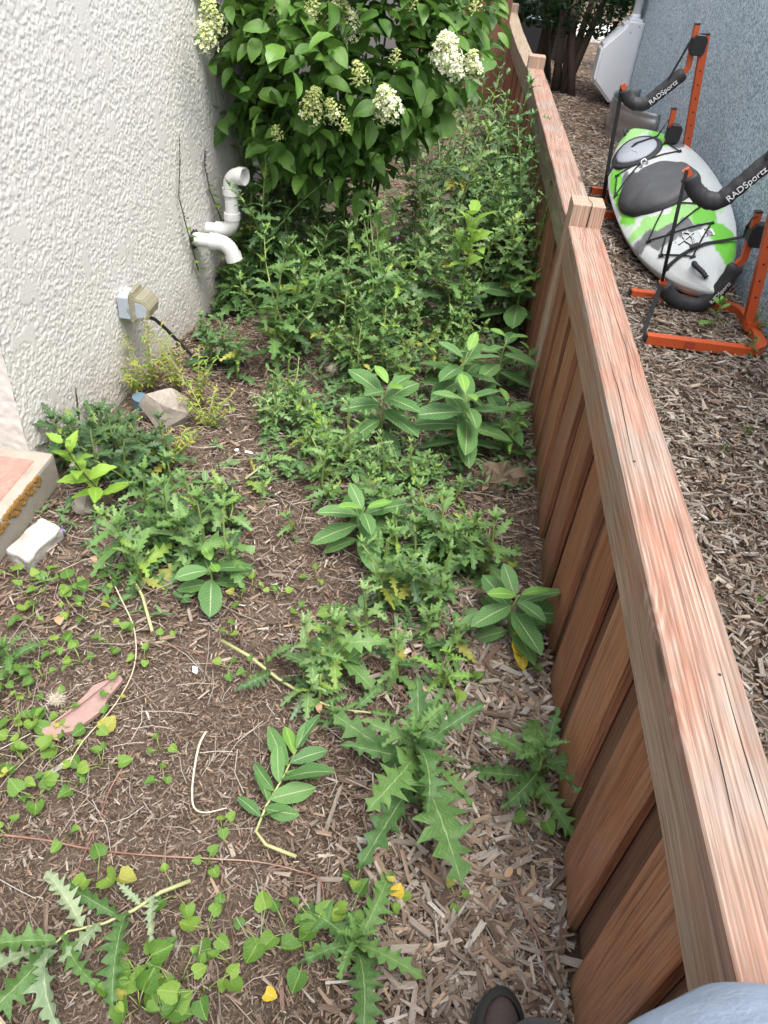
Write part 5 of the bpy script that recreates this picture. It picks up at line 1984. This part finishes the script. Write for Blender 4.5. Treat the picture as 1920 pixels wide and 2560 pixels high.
for (yy, tip, sl_, vert, txt, lv) in arms:
    mb = MB()
    mb.tube([(a, yy, b) for a, b in tip], .017, 4, square=True, ref=(0, 1, 0))
    world_part(mb, 'arm_tip', M['orange'], rack)
    mb = MB()
    W = [np.array([a, yy, b]) for a, b in sl_]
    fine, rad = [], []
    for i in range(len(W) - 1):
        p0, p1, p2, p3 = W[max(i - 1, 0)], W[i], W[i + 1], W[min(i + 2, len(W) - 1)]
        for t in np.linspace(0, 1, 7)[:-1]:
            fine.append(.5 * ((2 * p1) + (-p0 + p2) * t + (2 * p0 - 5 * p1 + 4 * p2 - p3) * t * t + (-p0 + 3 * p1 - 3 * p2 + p3) * t ** 3))
    fine.append(W[-1])
    rr = random.Random(int(yy * 10) + len(txt * 'x' if isinstance(txt, str) else lv))
    for i in range(len(fine)):
        rad.append(.043 * (1 + rr.uniform(-.07, .07)) * (.8 if i in (0, len(fine) - 1) else 1))
    mb.tube(fine, rad, 14, ref=(0, 1, 0), flat=.8)
    sleeve = world_part(mb, 'padded_sleeve', M['sleeve'], rack, smooth=True)
    mb = MB()
    mb.tube([(a, yy, b) for a, b in vert], .017, 4, square=True, ref=(0, 1, 0))
    world_part(mb, 'arm_tube', M['orange'], rack)
    vt = vert[-1]
    mb = MB()
    mb.tube([(vt[0], yy, vt[1]), (vt[0] - .001, yy, vt[1] + .008)], .018, 4, square=True, ref=(0, 1, 0))
    world_part(mb, 'arm_cap', M['black'], rack)
    # clamp plate between arm tube and upright
    zc = vert[1][1] + .13
    xc = vert[1][0] + (vert[2][0] - vert[1][0]) * .5 + .03
    o = extrude_poly('clamp_plate', [(-.05, -.035), (-.03, -.06), (.03, -.06), (.05, -.035), (.05, .035), (.03, .06), (-.03, .06), (-.05, .035)], .07, M['black'], None, .004, 1)
    o.location = (xc, yy - .04, zc)
    to_parent(o, rack)
    if txt:
        i0 = int(len(fine) * .56) if lv == 'upper' else int(len(fine) * .66)
        i1 = len(fine) - 5
        pa, pb = fine[i0], fine[i1]
        d = nrm(pb - pa)
        nrm_ = nrm(np.array([0, -1.0, 0]))
        upv = nrm(np.cross(nrm_, d))
        c_ = (pa + pb) / 2 + nrm_ * .0375 - upv * .006
        M4 = Matrix([[d[i], upv[i], nrm_[i], c_[i]] for i in range(3)] + [[0, 0, 0, 1]])
        ln = np.linalg.norm(pb - pa)
        t_ = text_mesh('lettering', 'RADSportz', ln / 4.6, M['label_white'], None, Matrix.Identity(4), .0012)
        bpy.context.view_layer.update()
        t_.matrix_world = M4
        t_.parent = sleeve
        t_.matrix_parent_inverse = (Matrix.Translation(rack.location) @ Matrix.Translation(-rack.location)).inverted()
M4 = Matrix([[1, 0, 0, 1.30], [0, 0, -1, 3.72 - TW - .0012], [0, 1, 0, .03], [0, 0, 0, 1]])
st_ = MB()
st_.box((1.30, 3.72 - TW - .0006, .03), (.055, .0008, .032))
M['sticker_red'] = plain('worn red sticker', (.36, .05, .03), .5, var=.35, nscale=60)
world_part(st_, 'sticker', M['sticker_red'], rack)


def strap(mbname, pts, wdt, label, cat='strap', ref=(0, 1, 0)):
    W = [np.array(p, float) for p in pts]
    mb = MB()
    fine = []
    for i in range(len(W) - 1):
        for t in (0, .5):
            fine.append(W[i] * (1 - t) + W[i + 1] * t)
    fine.append(W[-1])
    V, F = [], []
    for i, p in enumerate(fine):
        d = nrm(fine[min(i + 1, len(fine) - 1)] - fine[max(i - 1, 0)])
        view = nrm(p - np.array([-.6, 0, H + .8]))
        s_ = nrm(np.cross(d, np.array(ref, float)))
        n_ = np.cross(s_, d)
        for (a, b) in ((-.5, -.5), (.5, -.5), (.5, .5), (-.5, .5)):
            V.append(p + s_ * a * wdt + n_ * b * .004)
    for i in range(len(fine) - 1):
        for j in range(4):
            F.append((i * 4 + j, i * 4 + (j + 1) % 4, (i + 1) * 4 + (j + 1) % 4, (i + 1) * 4 + j))
    F += [(0, 1, 2, 3), tuple(len(V) - 4 + j for j in (3, 2, 1, 0))]
    mb.faces(np.array(V), F)
    return tag(mb.build(mbname, M['webbing']), label, cat)


# ------------------------------------------------------------------ kayak
KC = np.array([1.383, 5.372, .288])
KA = nrm([-.084, .989, .119])
KB = nrm([.887, .02, .461])
KN = nrm([-.453, -.144, .88])
KL, KW = 2.429, .328


def kw(s_):
    return KW * max(0, 1 - abs(s_) ** 2.4) ** .75


def kd(s_):
    return max(0, 1 - abs(s_) ** 4) ** .5


def kdeck(s_, u_, h_=0.0):
    """point on the deck: s along -1..1, u across -1..1 (of full beam), lifted by h"""
    w_ = kw(s_) / KW
    uu_ = u_ / max(w_, 1e-3)
    ridge = .07 * kd(s_) * max(0, 1 - min(1, abs(uu_)) ** 2.2) ** .8
    return KC + KA * s_ * KL / 2 + KB * u_ * KW + KN * (ridge + h_)


kay = tag(empty('kayak', tuple(KC)), 'white kayak with lime green and grey swirls resting on the rack arms', 'kayak')
mb = MB()
V, F, UV = [], [], []
ns, nt_ = 61, 40
svals = np.sin(np.linspace(-math.pi / 2, math.pi / 2, ns))
for i, s_ in enumerate(svals):
    w_, d_ = kw(s_), kd(s_)
    for j in range(nt_):
        t = 2 * math.pi * j / nt_
        c_, sn = math.cos(t), math.sin(t)
        if sn >= 0:
            zz = .07 * d_ * max(0, 1 - abs(c_) ** 2.2) ** .8
            x_ = c_ * w_
            # moulded recess lines
            e_u = abs(c_)
            zz -= .008 * d_ * math.exp(-((e_u - .72) / .05) ** 2)
            UV.append(((s_ + 1) / 2, (c_ * w_ / KW + 1) / 2))
        else:
            x_ = math.copysign(abs(c_) ** .8, c_) * w_
            zz = -.155 * d_ * abs(sn) ** .75
            UV.append(((s_ + 1) / 2, -1.0))
        V.append(KC + KA * s_ * KL / 2 + KB * x_ + KN * zz)
for i in range(ns - 1):
    for j in range(nt_):
        F.append((i * nt_ + j, i * nt_ + (j + 1) % nt_, (i + 1) * nt_ + (j + 1) % nt_, (i + 1) * nt_ + j))
mb.faces(np.array(V), F, uv=np.array(UV))
hull = to_parent(mb.build('hull', M['kayak'], smooth=True), kay)


def oval(s0, u0, rs, ru, h0, h1, n=40, dome=0.0, wrink=0.0, seed=0):
    """cushion-like oval lying on the deck"""
    rr = random.Random(seed)
    mb = MB()
    V, F = [], []
    rings = [(1.0, h0), (1.0, h1), (.93, h1 + dome * .35), (.75, h1 + dome * .7), (.45, h1 + dome * .93), (.15, h1 + dome)]
    for k, (f_, h_) in enumerate(rings):
        for j in range(n):
            a = 2 * math.pi * j / n
            s_, u_ = s0 + rs * f_ * math.sin(a), u0 + ru * f_ * math.cos(a)
            wr_ = wrink * (mnoise.noise(Vector((s_ * 9, u_ * 5, seed))) + .5 * mnoise.noise(Vector((s_ * 25, u_ * 14, seed)))) if k > 1 else 0
            V.append(kdeck(s_, max(-.99, min(.99, u_)), h_ + wr_))
    for k in range(len(rings) - 1):
        for j in range(n):
            F.append((k * n + j, k * n + (j + 1) % n, (k + 1) * n + (j + 1) % n, (k + 1) * n + j))
    F.append(tuple((len(rings) - 1) * n + j for j in range(n)))
    mb.faces(np.array(V), F)
    return mb


to_parent(oval(.02, -.10, .245, .80, -.02, .022, dome=.012).build('cockpit_rim', M['rubber'], smooth=True), kay)
to_parent(oval(.02, -.10, .235, .78, .0, .03, dome=.06, wrink=.018, seed=3).build('cockpit_cover', M['skirt'], smooth=True), kay)
to_parent(oval(.566, -.16, .185, .55, -.02, .012, dome=.002).build('hatch_ring', M['rubber'], smooth=True), kay)
hl = to_parent(oval(.566, -.16, .145, .44, .0, .020, dome=.012).build('hatch_lid', M['hatch'], smooth=True), kay)


def line_on_deck(pts, rad, h_, name, mat, n=6, sub=4, par=None):
    mb = MB()
    W = []
    for i in range(len(pts) - 1):
        for t in np.linspace(0, 1, sub + 1)[:-1]:
            W.append(kdeck(pts[i][0] * (1 - t) + pts[i + 1][0] * t, pts[i][1] * (1 - t) + pts[i + 1][1] * t, h_))
    W.append(kdeck(*pts[-1], h_))
    mb.tube(W, rad, n)
    return to_parent(mb.build(name, M[mat], smooth=True), kay)


line_on_deck([(-.445, -.643), (-.302 + .12, -.088)], .005, .008, 'bungee_cord', 'webbing')
line_on_deck([(-.181, -.088), (-.302, .505)], .005, .008, 'bungee_cord', 'webbing')
line_on_deck([(-.302, .505), (-.483, -.335), (-.612, -.538)], .005, .008, 'bungee_cord', 'webbing')
line_on_deck([(-.445, -.643), (-.483, -.335), (-.499, .451)], .005, .008, 'bungee_cord', 'webbing')
line_on_deck([(-.499, .451), (-.742, -.082), (-.612, -.538)], .005, .008, 'bungee_cord', 'webbing')
line_on_deck([(.181, -.882), (.393, -.7), (.386, .605), (.547, .469)], .005, .008, 'bungee_cord', 'webbing')
line_on_deck([(.181, -.882), (.35, -.3), (.547, .469)], .005, .008, 'bungee_cord', 'webbing')
for (s_, u_) in [(-.445, -.643), (-.181, -.088), (-.302, .505), (-.612, -.538), (-.499, .451), (-.742, -.082), (.386, .605), (.547, .469), (.181, -.86), (.393, -.7)]:
    mb = MB()
    p = kdeck(s_, u_, .004)
    mb.box(p, (.03, .016, .014), np.stack([KB, KA, KN], 1))
    to_parent(mb.build('deck_fitting', M['black']), kay)
# emblem : a leaf shaped loop crossed by a stroke, white with a dark edge
for (rad, h_, mt, nm) in ((.0062, .003, 'rubber', 'emblem_edge'), (.0042, .0055, 'label_white', 'emblem')):
    line_on_deck([(-.51, -.056), (-.54, .03), (-.60, .045), (-.659, .0), (-.665, -.03)], rad, h_, nm, mt)
    line_on_deck([(-.51, -.056), (-.55, -.085), (-.60, -.075), (-.64, -.02), (-.659, .0)], rad, h_, nm, mt)
    line_on_deck([(-.60, -.203), (-.585, -.1), (-.565, 0), (-.545, .1)], rad, h_, nm, mt)
    line_on_deck([(.64, -.16), (.60, -.25), (.54, -.24), (.49, -.17)], rad * .5, .031 + h_ * .4, nm, 'box_white' if mt != 'rubber' else 'greybox', par=hl)
    line_on_deck([(.64, -.16), (.60, -.08), (.54, -.09), (.49, -.17)], rad * .5, .031 + h_ * .4, nm, 'box_white' if mt != 'rubber' else 'greybox', par=hl)
    line_on_deck([(.55, -.35), (.57, -.2), (.60, -.02)], rad * .5, .031 + h_ * .4, nm, 'box_white' if mt != 'rubber' else 'greybox', par=hl)
# white sticker with its number
mb = MB()
q4 = [kdeck(s_, u_, .004) for s_, u_ in [(-.535, .19), (-.545, .42), (-.605, .42), (-.60, .19)]]
mb.faces(np.array(q4), [(0, 1, 2, 3)])
stk = to_parent(mb.build('sticker', M['label_white']), kay)
cs = kdeck(-.572, .33, .0065)
tx = text_mesh('sticker_number', '2102', .045, M['rubber'], None, Matrix.Identity(4), .0004)
e1 = nrm(q4[3] - q4[0])
e2 = nrm(q4[1] - q4[0])
n3 = nrm(np.cross(e1, e2))
if np.dot(n3, KN) < 0:
    e1, n3 = -e1, -n3
n3 = np.cross(e1, e2 - e1 * np.dot(e1, e2))
n3 = nrm(n3)
e2 = np.cross(n3, e1)
tx.matrix_world = Matrix([[e1[i], e2[i], n3[i], cs[i]] for i in range(3)] + [[0, 0, 0, 1]])
to_parent(tx, kay)
# handle of ribbed black rubber at the bow, toggle at the stern
mb = MB()
W = [kdeck(-.80, -.10, .004), kdeck(-.82, -.13, .03), kdeck(-.86, -.12, .042), kdeck(-.90, -.07, .038), kdeck(-.925, -.02, .01)]
fine = []
for i in range(len(W) - 1):
    for t in np.linspace(0, 1, 6)[:-1]:
        fine.append(W[i] * (1 - t) + W[i + 1] * t)
fine.append(W[-1])
mb.tube(fine, [.014 * (1 + .13 * (-1) ** i) for i in range(len(fine))], 10)
to_parent(mb.build('carry_handle', M['rubber'], smooth=True), kay)
mb = MB()
mb.tube([kdeck(.90, -.2, .002), kdeck(.93, -.17, .035), kdeck(.95, -.1, .004)], .011, 8)
to_parent(mb.build('carry_handle', M['rubber'], smooth=True), kay)
mb = MB()
mb.tube([kdeck(.33, -.2, .006), kdeck(.36, -.18, .03), kdeck(.37, -.1, .03), kdeck(.345, -.06, .006)], .008, 8)
to_parent(mb.build('deck_ring', M['metal'], smooth=True), kay)

# straps
strap('strap', [(1.085, 3.985, .79), (1.10, 3.97, .6), (1.115, 3.97, .45), (1.15, 4.05, .30), (1.195, 4.17, .17)], .018, 'black strap hanging between the near padded arm tips')
strap('strap', [kdeck(-.66, .85, .02), kdeck(-.67, .54, .012), kdeck(-.675, .2, .012), kdeck(-.69, -.04, .016), kdeck(-.70, -.25, .012), kdeck(-.72, -.5, .01), kdeck(-.76, -.62, -.02), np.array([1.19, 4.15, .15]), np.array([1.14, 4.0, .05]), np.array([1.09, 3.83, .012])], .026,
      'wide black strap across the kayak bow with its tail on the mulch', ref=tuple(KN))
strap('strap', [np.array([1.555, 4.18, .56]), kdeck(-.62, .95, .05), kdeck(-.66, .85, .02)], .026, 'black strap end tied to the near orange upright', ref=tuple(KN))
mb = MB()
mb.box(kdeck(-.685, 0, .022), (.05, .035, .016), np.stack([KB, KA, KN], 1))
tag(mb.build('buckle', M['black']), 'black buckle on the strap across the kayak bow', 'buckle')
strap('strap', [(1.03, 6.02, .81), (1.045, 6.02, .65), (1.06, 6.02, .45), (1.08, 6.02, .25), (1.10, 6.02, .07), (1.07, 6.0, .01)], .028, 'long black strap hanging from the far padded arm tip')
strap('strap', [np.array([1.43, 6.03, .68]), kdeck(.62, .35, .03), kdeck(.60, -.1, .04), kdeck(.56, -.6, .02), kdeck(.5, -.85, .01), np.array([1.1, 6.0, .12])], .024, 'black strap across the far hatch of the kayak', ref=tuple(KN))
strap('strap', [(1.40, 6.0, 1.13), (1.37, 6.0, 1.03), (1.33, 6.0, .90), (1.325, 6.0, .88)], .014, 'short black strap hanging from the top of the far upright')
strap('strap', [(1.50, 3.98, 1.16), (1.47, 3.97, 1.03), (1.43, 3.96, .93), (1.42, 3.96, .88)], .02, 'short black strap above the near padded arm')

# ------------------------------------------------------------------ white cover on the blue wall, conduit, window well
ub = tag(empty('utility_cover', (1.58, 10.0, 0)), 'white chamfered utility cover mounted on the blue wall', 'utility cover')
o = extrude_poly('shell', [(1.775, .03), (1.60, .03), (1.36, .24), (1.37, .58), (1.58, .80), (1.58, .86), (1.775, .86)], .34, M['box_white'], None, .028, 4)
o.location = (0, 9.9, 0)
to_parent(o, ub)
for (a, b) in ((1.72, .09), (1.72, .80), (1.64, .74)):
    mb = MB()
    mb.tube([(a, 9.898, b), (a, 9.908, b)], .009, 10)
    to_parent(mb.build('screw', M['metal']), ub)
cn = MB()
cn.tube([(1.68, 10.06, .85), (1.68, 10.06, 2.6)], .045, 16)
cn.tube([(1.68, 10.06, .85), (1.68, 10.06, .9)], .052, 16)
tag(cn.build('conduit', M['box_white'], smooth=True), 'white conduit rising from the utility cover', 'conduit')
ww = MB()
npt = 26
for (h0, h1) in [(-.05, .33)]:
    V, F = [], []
    for i in range(npt + 1):
        a = math.pi * i / npt
        px_, py_ = 1.775 - .36 * math.sin(a), 8.55 - .62 * math.cos(a)
        rw = 1 + .0
        for k, z in enumerate(np.linspace(h0, h1, 13)):
            rr_ = .010 * math.sin(k * math.pi / 2)
            nx_, ny_ = -math.sin(a), -math.cos(a)
            V.append((px_ + nx_ * rr_, py_ + ny_ * rr_, z))
    m_ = 13
    for i in range(npt):
        for k in range(m_ - 1):
            F.append((i * m_ + k, (i + 1) * m_ + k, (i + 1) * m_ + k + 1, i * m_ + k + 1))
    ww.faces(np.array(V), F)
o = ww.build('window_well', M['metal'], smooth=True)
md = o.modifiers.new('thick', 'SOLIDIFY')
md.thickness = .004
tag(o, 'corrugated galvanised window well against the blue wall behind the kayak', 'window well')

# ------------------------------------------------------------------ arborvitae beyond
SPR = []
for s_ in range(4):
    rr = random.Random(s_)
    V, F, UV = [(0, 0, 0)], [], [(.5, 0)]
    for k in range(5):
        a = -1.0 + .5 * k + rr.uniform(-.1, .1)
        l_ = rr.uniform(.6, 1.0) * (1 - .25 * abs(k - 2) / 2)
        d = np.array([math.sin(a), math.cos(a), rr.uniform(-.15, .15)])
        n2_ = np.array([math.cos(a), -math.sin(a), 0])
        i0 = len(V)
        V += [tuple(d * l_ * .55 + n2_ * .13), tuple(d * l_), tuple(d * l_ * .55 - n2_ * .13)]
        UV += [(.2, .5), (.5, 1), (.8, .5)]
        F.append((0, i0, i0 + 1, i0 + 2))
    SPR.append(pack('spray', V, F, UV, M['arbor']))
TPL['spray'] = SPR
for (bx_, by_, lab, sd2, trunks, cr) in [(1.12, 10.4, 'multi stemmed arborvitae nearest the white utility cover', 1, 5, (1.15, 10.5, 1.55, .62, .6, 1.05)),
                                         (.82, 11.0, 'dark arborvitae just behind the fence cap', 2, 3, (.72, 11.1, 1.6, .55, .6, 1.1)),
                                         (2.35, 12.6, 'arborvitae standing behind the corner of the blue house', 3, 3, (2.35, 12.6, 1.7, .7, .6, 1.2))]:
    rr = random.Random(sd2)
    tr = empty('arborvitae', (bx_, by_, 0))
    tag(tr, lab, 'tree', 'arborvitae beyond the fence')
    for k in range(trunks):
        mb = MB()
        o0 = np.array([rr.uniform(-.14, .14), rr.uniform(-.12, .12), -.02])
        e_ = np.array([(k - trunks / 2 + .5) * .16 + rr.uniform(-.05, .05), rr.uniform(-.15, .15), rr.uniform(1.2, 1.6)])
        pts_ = [o0, o0 * .5 + e_ * .35 + np.array([rr.uniform(-.03, .03), 0, 0]), e_]
        mb.tube(pts_, [rr.uniform(.05, .065), .045, .025], 9)
        mb.build('trunk', M['bark'], tr, smooth=True)
    cx_, cy_, cz_, rx_, ry_, rz_ = cr
    mb = MB()
    for i in range(7000):
        d = nrm(np.array([rr.gauss(0, 1), rr.gauss(0, 1), rr.gauss(0, 1)]))
        if d[1] > .6:
            continue
        f_ = rr.uniform(.72, 1.06) * (1 + .14 * mnoise.noise(Vector(d * 4) + Vector((sd2, 0, 0))))
        p = np.array([cx_ - bx_, cy_ - by_, cz_]) + d * np.array([rx_, ry_, rz_]) * f_
        if p[2] > 1.9 or p[2] < .58:
            continue
        t = rr.choice(SPR)
        Rm = frame(math.atan2(d[1], d[0]) + rr.uniform(-.8, .8), rr.uniform(-.5, .7), rr.uniform(-1.2, 1.2)) * rr.uniform(.035, .075)
        mb.add(t['v'] @ Rm.T + p, t['flat'], t['tot'], uv=t['uv'], tint=rr.random())
    mb.build('crown', M['arbor'], tr)
bn = tag(empty('storage_bin', (.78, 13.2, 0)), 'black storage bin with pale stripe in the gloom behind the far posts', 'bin')
bevel_box('body', (1.1, .6, .62), M['binblack'], bn, .03, 2, (0, 0, .31))
bevel_box('lid', (1.16, .66, .06), M['binblack'], bn, .02, 2, (0, 0, .655))
bevel_box('label_strip', (.5, .01, .05), M['greybox'], bn, .004, 1, (.1, -.304, .5))
# dark hedge closing the view behind
hd = empty('hedge', (0, 24, 0))
tag(hd, 'dark evergreen hedge closing the view behind the yards', 'hedge')
mb = MB()
rr = random.Random(9)
for i in range(3500):
    t = rr.choice(SPR)
    p = np.array([rr.uniform(-7, 9), rr.uniform(-.7, .3), rr.uniform(.0, 2.6)])
    Rm = frame(-1.57 + rr.uniform(-1, 1), rr.uniform(-.5, .7), rr.uniform(-1.2, 1.2)) * rr.uniform(.25, .4)
    mb.add(t['v'] @ Rm.T + p, t['flat'], t['tot'], uv=t['uv'], tint=rr.random())
mb.build('foliage', M['arbor'], hd)

# ------------------------------------------------------------------ weeds on the right side
thistle(gp(1535, 715, 0)[:2], .16, .13, 8, 'green weed growing inside the orange rack base', sep=True, seed=61, kind='milkweed', mat=M['milkweed_top'])
thistle((1.70, 3.98), .16, .07, 14, 'small leafy weed against the blue wall behind the rack foot', sep=False, seed=62, shoots=3, mat=M['thistle'])
thistle((1.62, 3.72), .1, .06, 10, 'small weed curling over the rounded rack corner', sep=False, seed=65, shoots=2, mat=M['thistle'])
thistle(gp(1612, 945, 0)[:2], .04, .05, 8, 'tiny weed on the mulch at the right picture edge', sep=False, seed=63, mat=M['thistle'])
thistle(gp(1635, 1305, 0)[:2], .035, .03, 6, 'lone green sprout on the mulch right of the fence cap', sep=False, seed=64, kind='milkweed', mat=M['milkweed_top'])
thistle(gp(1560, 975, 0)[:2], .03, .035, 6, 'faint grassy sprout on the right hand mulch', sep=False, seed=66, mat=M['thistle_far'])

# ------------------------------------------------------------------ the person at the fence : shoe and shirt reach into the view
per = tag(empty('person', (.33, .2, 0)), 'person in a pale blue shirt and brown shoe standing at the fence', 'person')


def skin_body(name, chains, mat, par, levels=2):
    vs_, es, rad = [], [], []
    for ch in chains:
        prev = None
        for (p, r_) in ch:
            k = None
            for i, q_ in enumerate(vs_):
                if (Vector(q_) - Vector(p)).length < 1e-5:
                    k = i
            if k is None:
                vs_.append(p)
                rad.append(r_)
                k = len(vs_) - 1
            if prev is not None:
                es.append((prev, k))
            prev = k
    me = bpy.data.meshes.new(name)
    me.from_pydata(vs_, es, [])
    o = obj(name, me, None)
    md = o.modifiers.new('skin', 'SKIN')
    md.use_smooth_shade = True
    for i, v in enumerate(me.skin_vertices[0].data):
        r_ = rad[i]
        v.radius = (r_, r_) if np.isscalar(r_) else r_
        v.use_root = (i == 0)
    sb_ = o.modifiers.new('sub', 'SUBSURF')
    sb_.levels = sb_.render_levels = levels
    me.materials.append(mat)
    return to_parent(o, par)


hip, chest, neck = (.34, .02, .95), (.37, -.14, 1.30), (.37, -.24, 1.50)
lh, rh = (.27, .03, .90), (.44, .0, .90)
lk, la = (.285, .33, .50), (.27, .36, .10)
rk, ra = (.345, .02, .48), (.335, -.18, .10)
sl1, sr1 = (.20, -.2, 1.42), (.54, -.22, 1.42)
body = skin_body('body', [
    [(hip, .12), ((.355, -.06, 1.12), .13), (chest, .135), (neck, .055), ((.35, -.26, 1.60), .085), ((.345, -.25, 1.70), .08)],
    [(hip, .12), (lh, .09), (lk, .055), (la, .04)], [(hip, .12), (rh, .09), (rk, .055), (ra, .04)],
    [(chest, .135), (sl1, .055), ((.03, -.36, 1.28), .042), ((-.05, -.24, 1.50), .03), ((-.03, -.19, 1.60), .028)],
    [(chest, .135), (sr1, .055), ((.58, -.34, 1.20), .042), ((.50, -.26, .98), .03), ((.49, -.22, .90), .028)]], M['skin'], per)
for hx, hy_, hz_, up in ((-.03, -.19, 1.60, 1), (.49, -.22, .90, -1)):
    fl_ = []
    for k in range(4):
        x_ = hx - .025 + k * .017
        fl_.append([((hx, hy_, hz_), .022), ((x_, hy_ + .01, hz_ + up * .05), .010), ((x_, hy_ + .03, hz_ + up * (.075 + .008 * (1.5 - abs(k - 1.5)))), .009), ((x_, hy_ + .05, hz_ + up * .085), .008)])
    fl_.append([((hx, hy_, hz_), .022), ((hx + .035, hy_ + .015, hz_ + up * .02), .011), ((hx + .045, hy_ + .035, hz_ + up * .04), .009)])
    skin_body('hand', fl_, M['skin'], per)
# trousers
skin_body('trousers', [[(hip, (.155, .15)), (lh, .105), (lk, .075), ((.275, .355, .14), .068)], [(hip, (.155, .15)), (rh, .105), (rk, .075), ((.337, -.16, .14), .068)]], M['trouser'], per)
hr = obj('hair', rock_mesh('hair', (.10, .115, .10), M['hair'], 3, 3, .1))
hr.location = (.347, -.275, 1.735)
to_parent(hr, per)
# shirt : loose, hem flaring out over the fence cap
mb = MB()
V, F = [], []
nsh = 48
levels_ = [(1.47, .37, -.225, .10, .07), (1.44, .37, -.21, .18, .10), (1.36, .37, -.17, .21, .15), (1.22, .37, -.12, .19, .15), (1.10, .42, .0, .23, .19), (1.02, .46, .055, .275, .215), (.965, .47, .075, .30, .225), (.92, .47, .08, .31, .23)]
for k, (z, cx_, cy_, rx_, ry_) in enumerate(levels_):
    for j in range(nsh):
        a = 2 * math.pi * j / nsh
        fo = 1 + (.03 * math.sin(5 * a + 1.3 + k * .3) + .02 * math.sin(9 * a + k * .5) + .012 * math.sin(17 * a - k * .9)) * max(0, k - 2.5) / 4
        V.append((cx_ + rx_ * fo * math.cos(a), cy_ + ry_ * fo * math.sin(a), z + .012 * math.sin(3 * a + .6) * (k > 5)))
for k in range(len(levels_) - 1):
    for j in range(nsh):
        F.append((k * nsh + j, k * nsh + (j + 1) % nsh, (k + 1) * nsh + (j + 1) % nsh, (k + 1) * nsh + j))
mb.faces(np.array(V), F)
o = to_parent(mb.build('shirt', M['shirt'], smooth=True), per)
o.modifiers.new('sub', 'SUBSURF').render_levels = 2
o.modifiers.new('th', 'SOLIDIFY').thickness = .004
for (ch) in ([(chest, .15), (sl1, .075), ((.09, -.30, 1.33), .068)], [(chest, .15), (sr1, .075), ((.57, -.30, 1.28), .068)]):
    skin_body('sleeve', [ch], M['shirt'], per)


def shoe(x0, y0, rz, name='shoe'):
    """trainer, toe towards +y, heel at y0"""
    sh_ = empty(name, (0, 0, 0))
    prof = [(0, .032, .085), (.03, .036, .095), (.09, .037, .10), (.15, .043, .08), (.20, .048, .062), (.24, .045, .052), (.265, .034, .043), (.28, .016, .033)]
    mb, n_ = MB(), 14
    V, F = [], []
    for (yy, w_, hh) in prof:
        for j in range(n_):
            a = math.pi * j / (n_ - 1)
            V.append((-math.cos(a) * w_, yy, .012 + math.sin(a) ** .7 * hh))
    for k in range(len(prof) - 1):
        for j in range(n_ - 1):
            F.append((k * n_ + j, k * n_ + j + 1, (k + 1) * n_ + j + 1, (k + 1) * n_ + j))
    F += [tuple(range(n_)), tuple((len(prof) - 1) * n_ + j for j in range(n_ - 1, -1, -1))]
    mb.faces(np.array(V), F)
    u = mb.build('upper', M['shoe'], smooth=True)
    mb = MB()
    V, F = [], []
    pr = [(-.006, .03)] + [(p_[0], p_[1] + .005) for p_ in prof] + [(.287, .012)]
    for (yy, w_) in pr:
        for (x_, z_) in ((-w_, 0), (-w_, .026), (w_, .026), (w_, 0)):
            V.append((x_, yy, z_ + .002))
    for k in range(len(pr) - 1):
        for j in range(4):
            F.append((k * 4 + j, k * 4 + (j + 1) % 4, (k + 1) * 4 + (j + 1) % 4, (k + 1) * 4 + j))
    F += [(0, 1, 2, 3), tuple(len(V) - 4 + j for j in (3, 2, 1, 0))]
    mb.faces(np.array(V), F)
    s2_ = mb.build('sole', M['shoe_rubber'])
    # toe guard wrapping the front
    mb = MB()
    V, F = [], []
    for k, (dz, ins) in enumerate([(.02, 1.09), (.05, 1.07), (.066, .98), (.074, .80)]):
        for j in range(17):
            a = math.pi * j / 16
            V.append((-math.cos(a) * .047 * ins, .20 + math.sin(a) * .085 * ins, dz * (1 - .25 * math.sin(a)) + .004))
    for k in range(3):
        for j in range(16):
            F.append((k * 17 + j, k * 17 + j + 1, (k + 1) * 17 + j + 1, (k + 1) * 17 + j))
    mb.faces(np.array(V), F)
    t_ = mb.build('toe_guard', M['shoe_rubber'], smooth=True)
    bpy.data.objects.remove(sh_)
    for p_ in (s2_, t_):
        p_.parent = u
    u.name = name
    u.location = (x0, y0, .012)
    u.rotation_euler = (0, 0, rz)
    to_parent(u, per)


shoe(.275, .288, -.12)
shoe(.34, -.25, -.1)
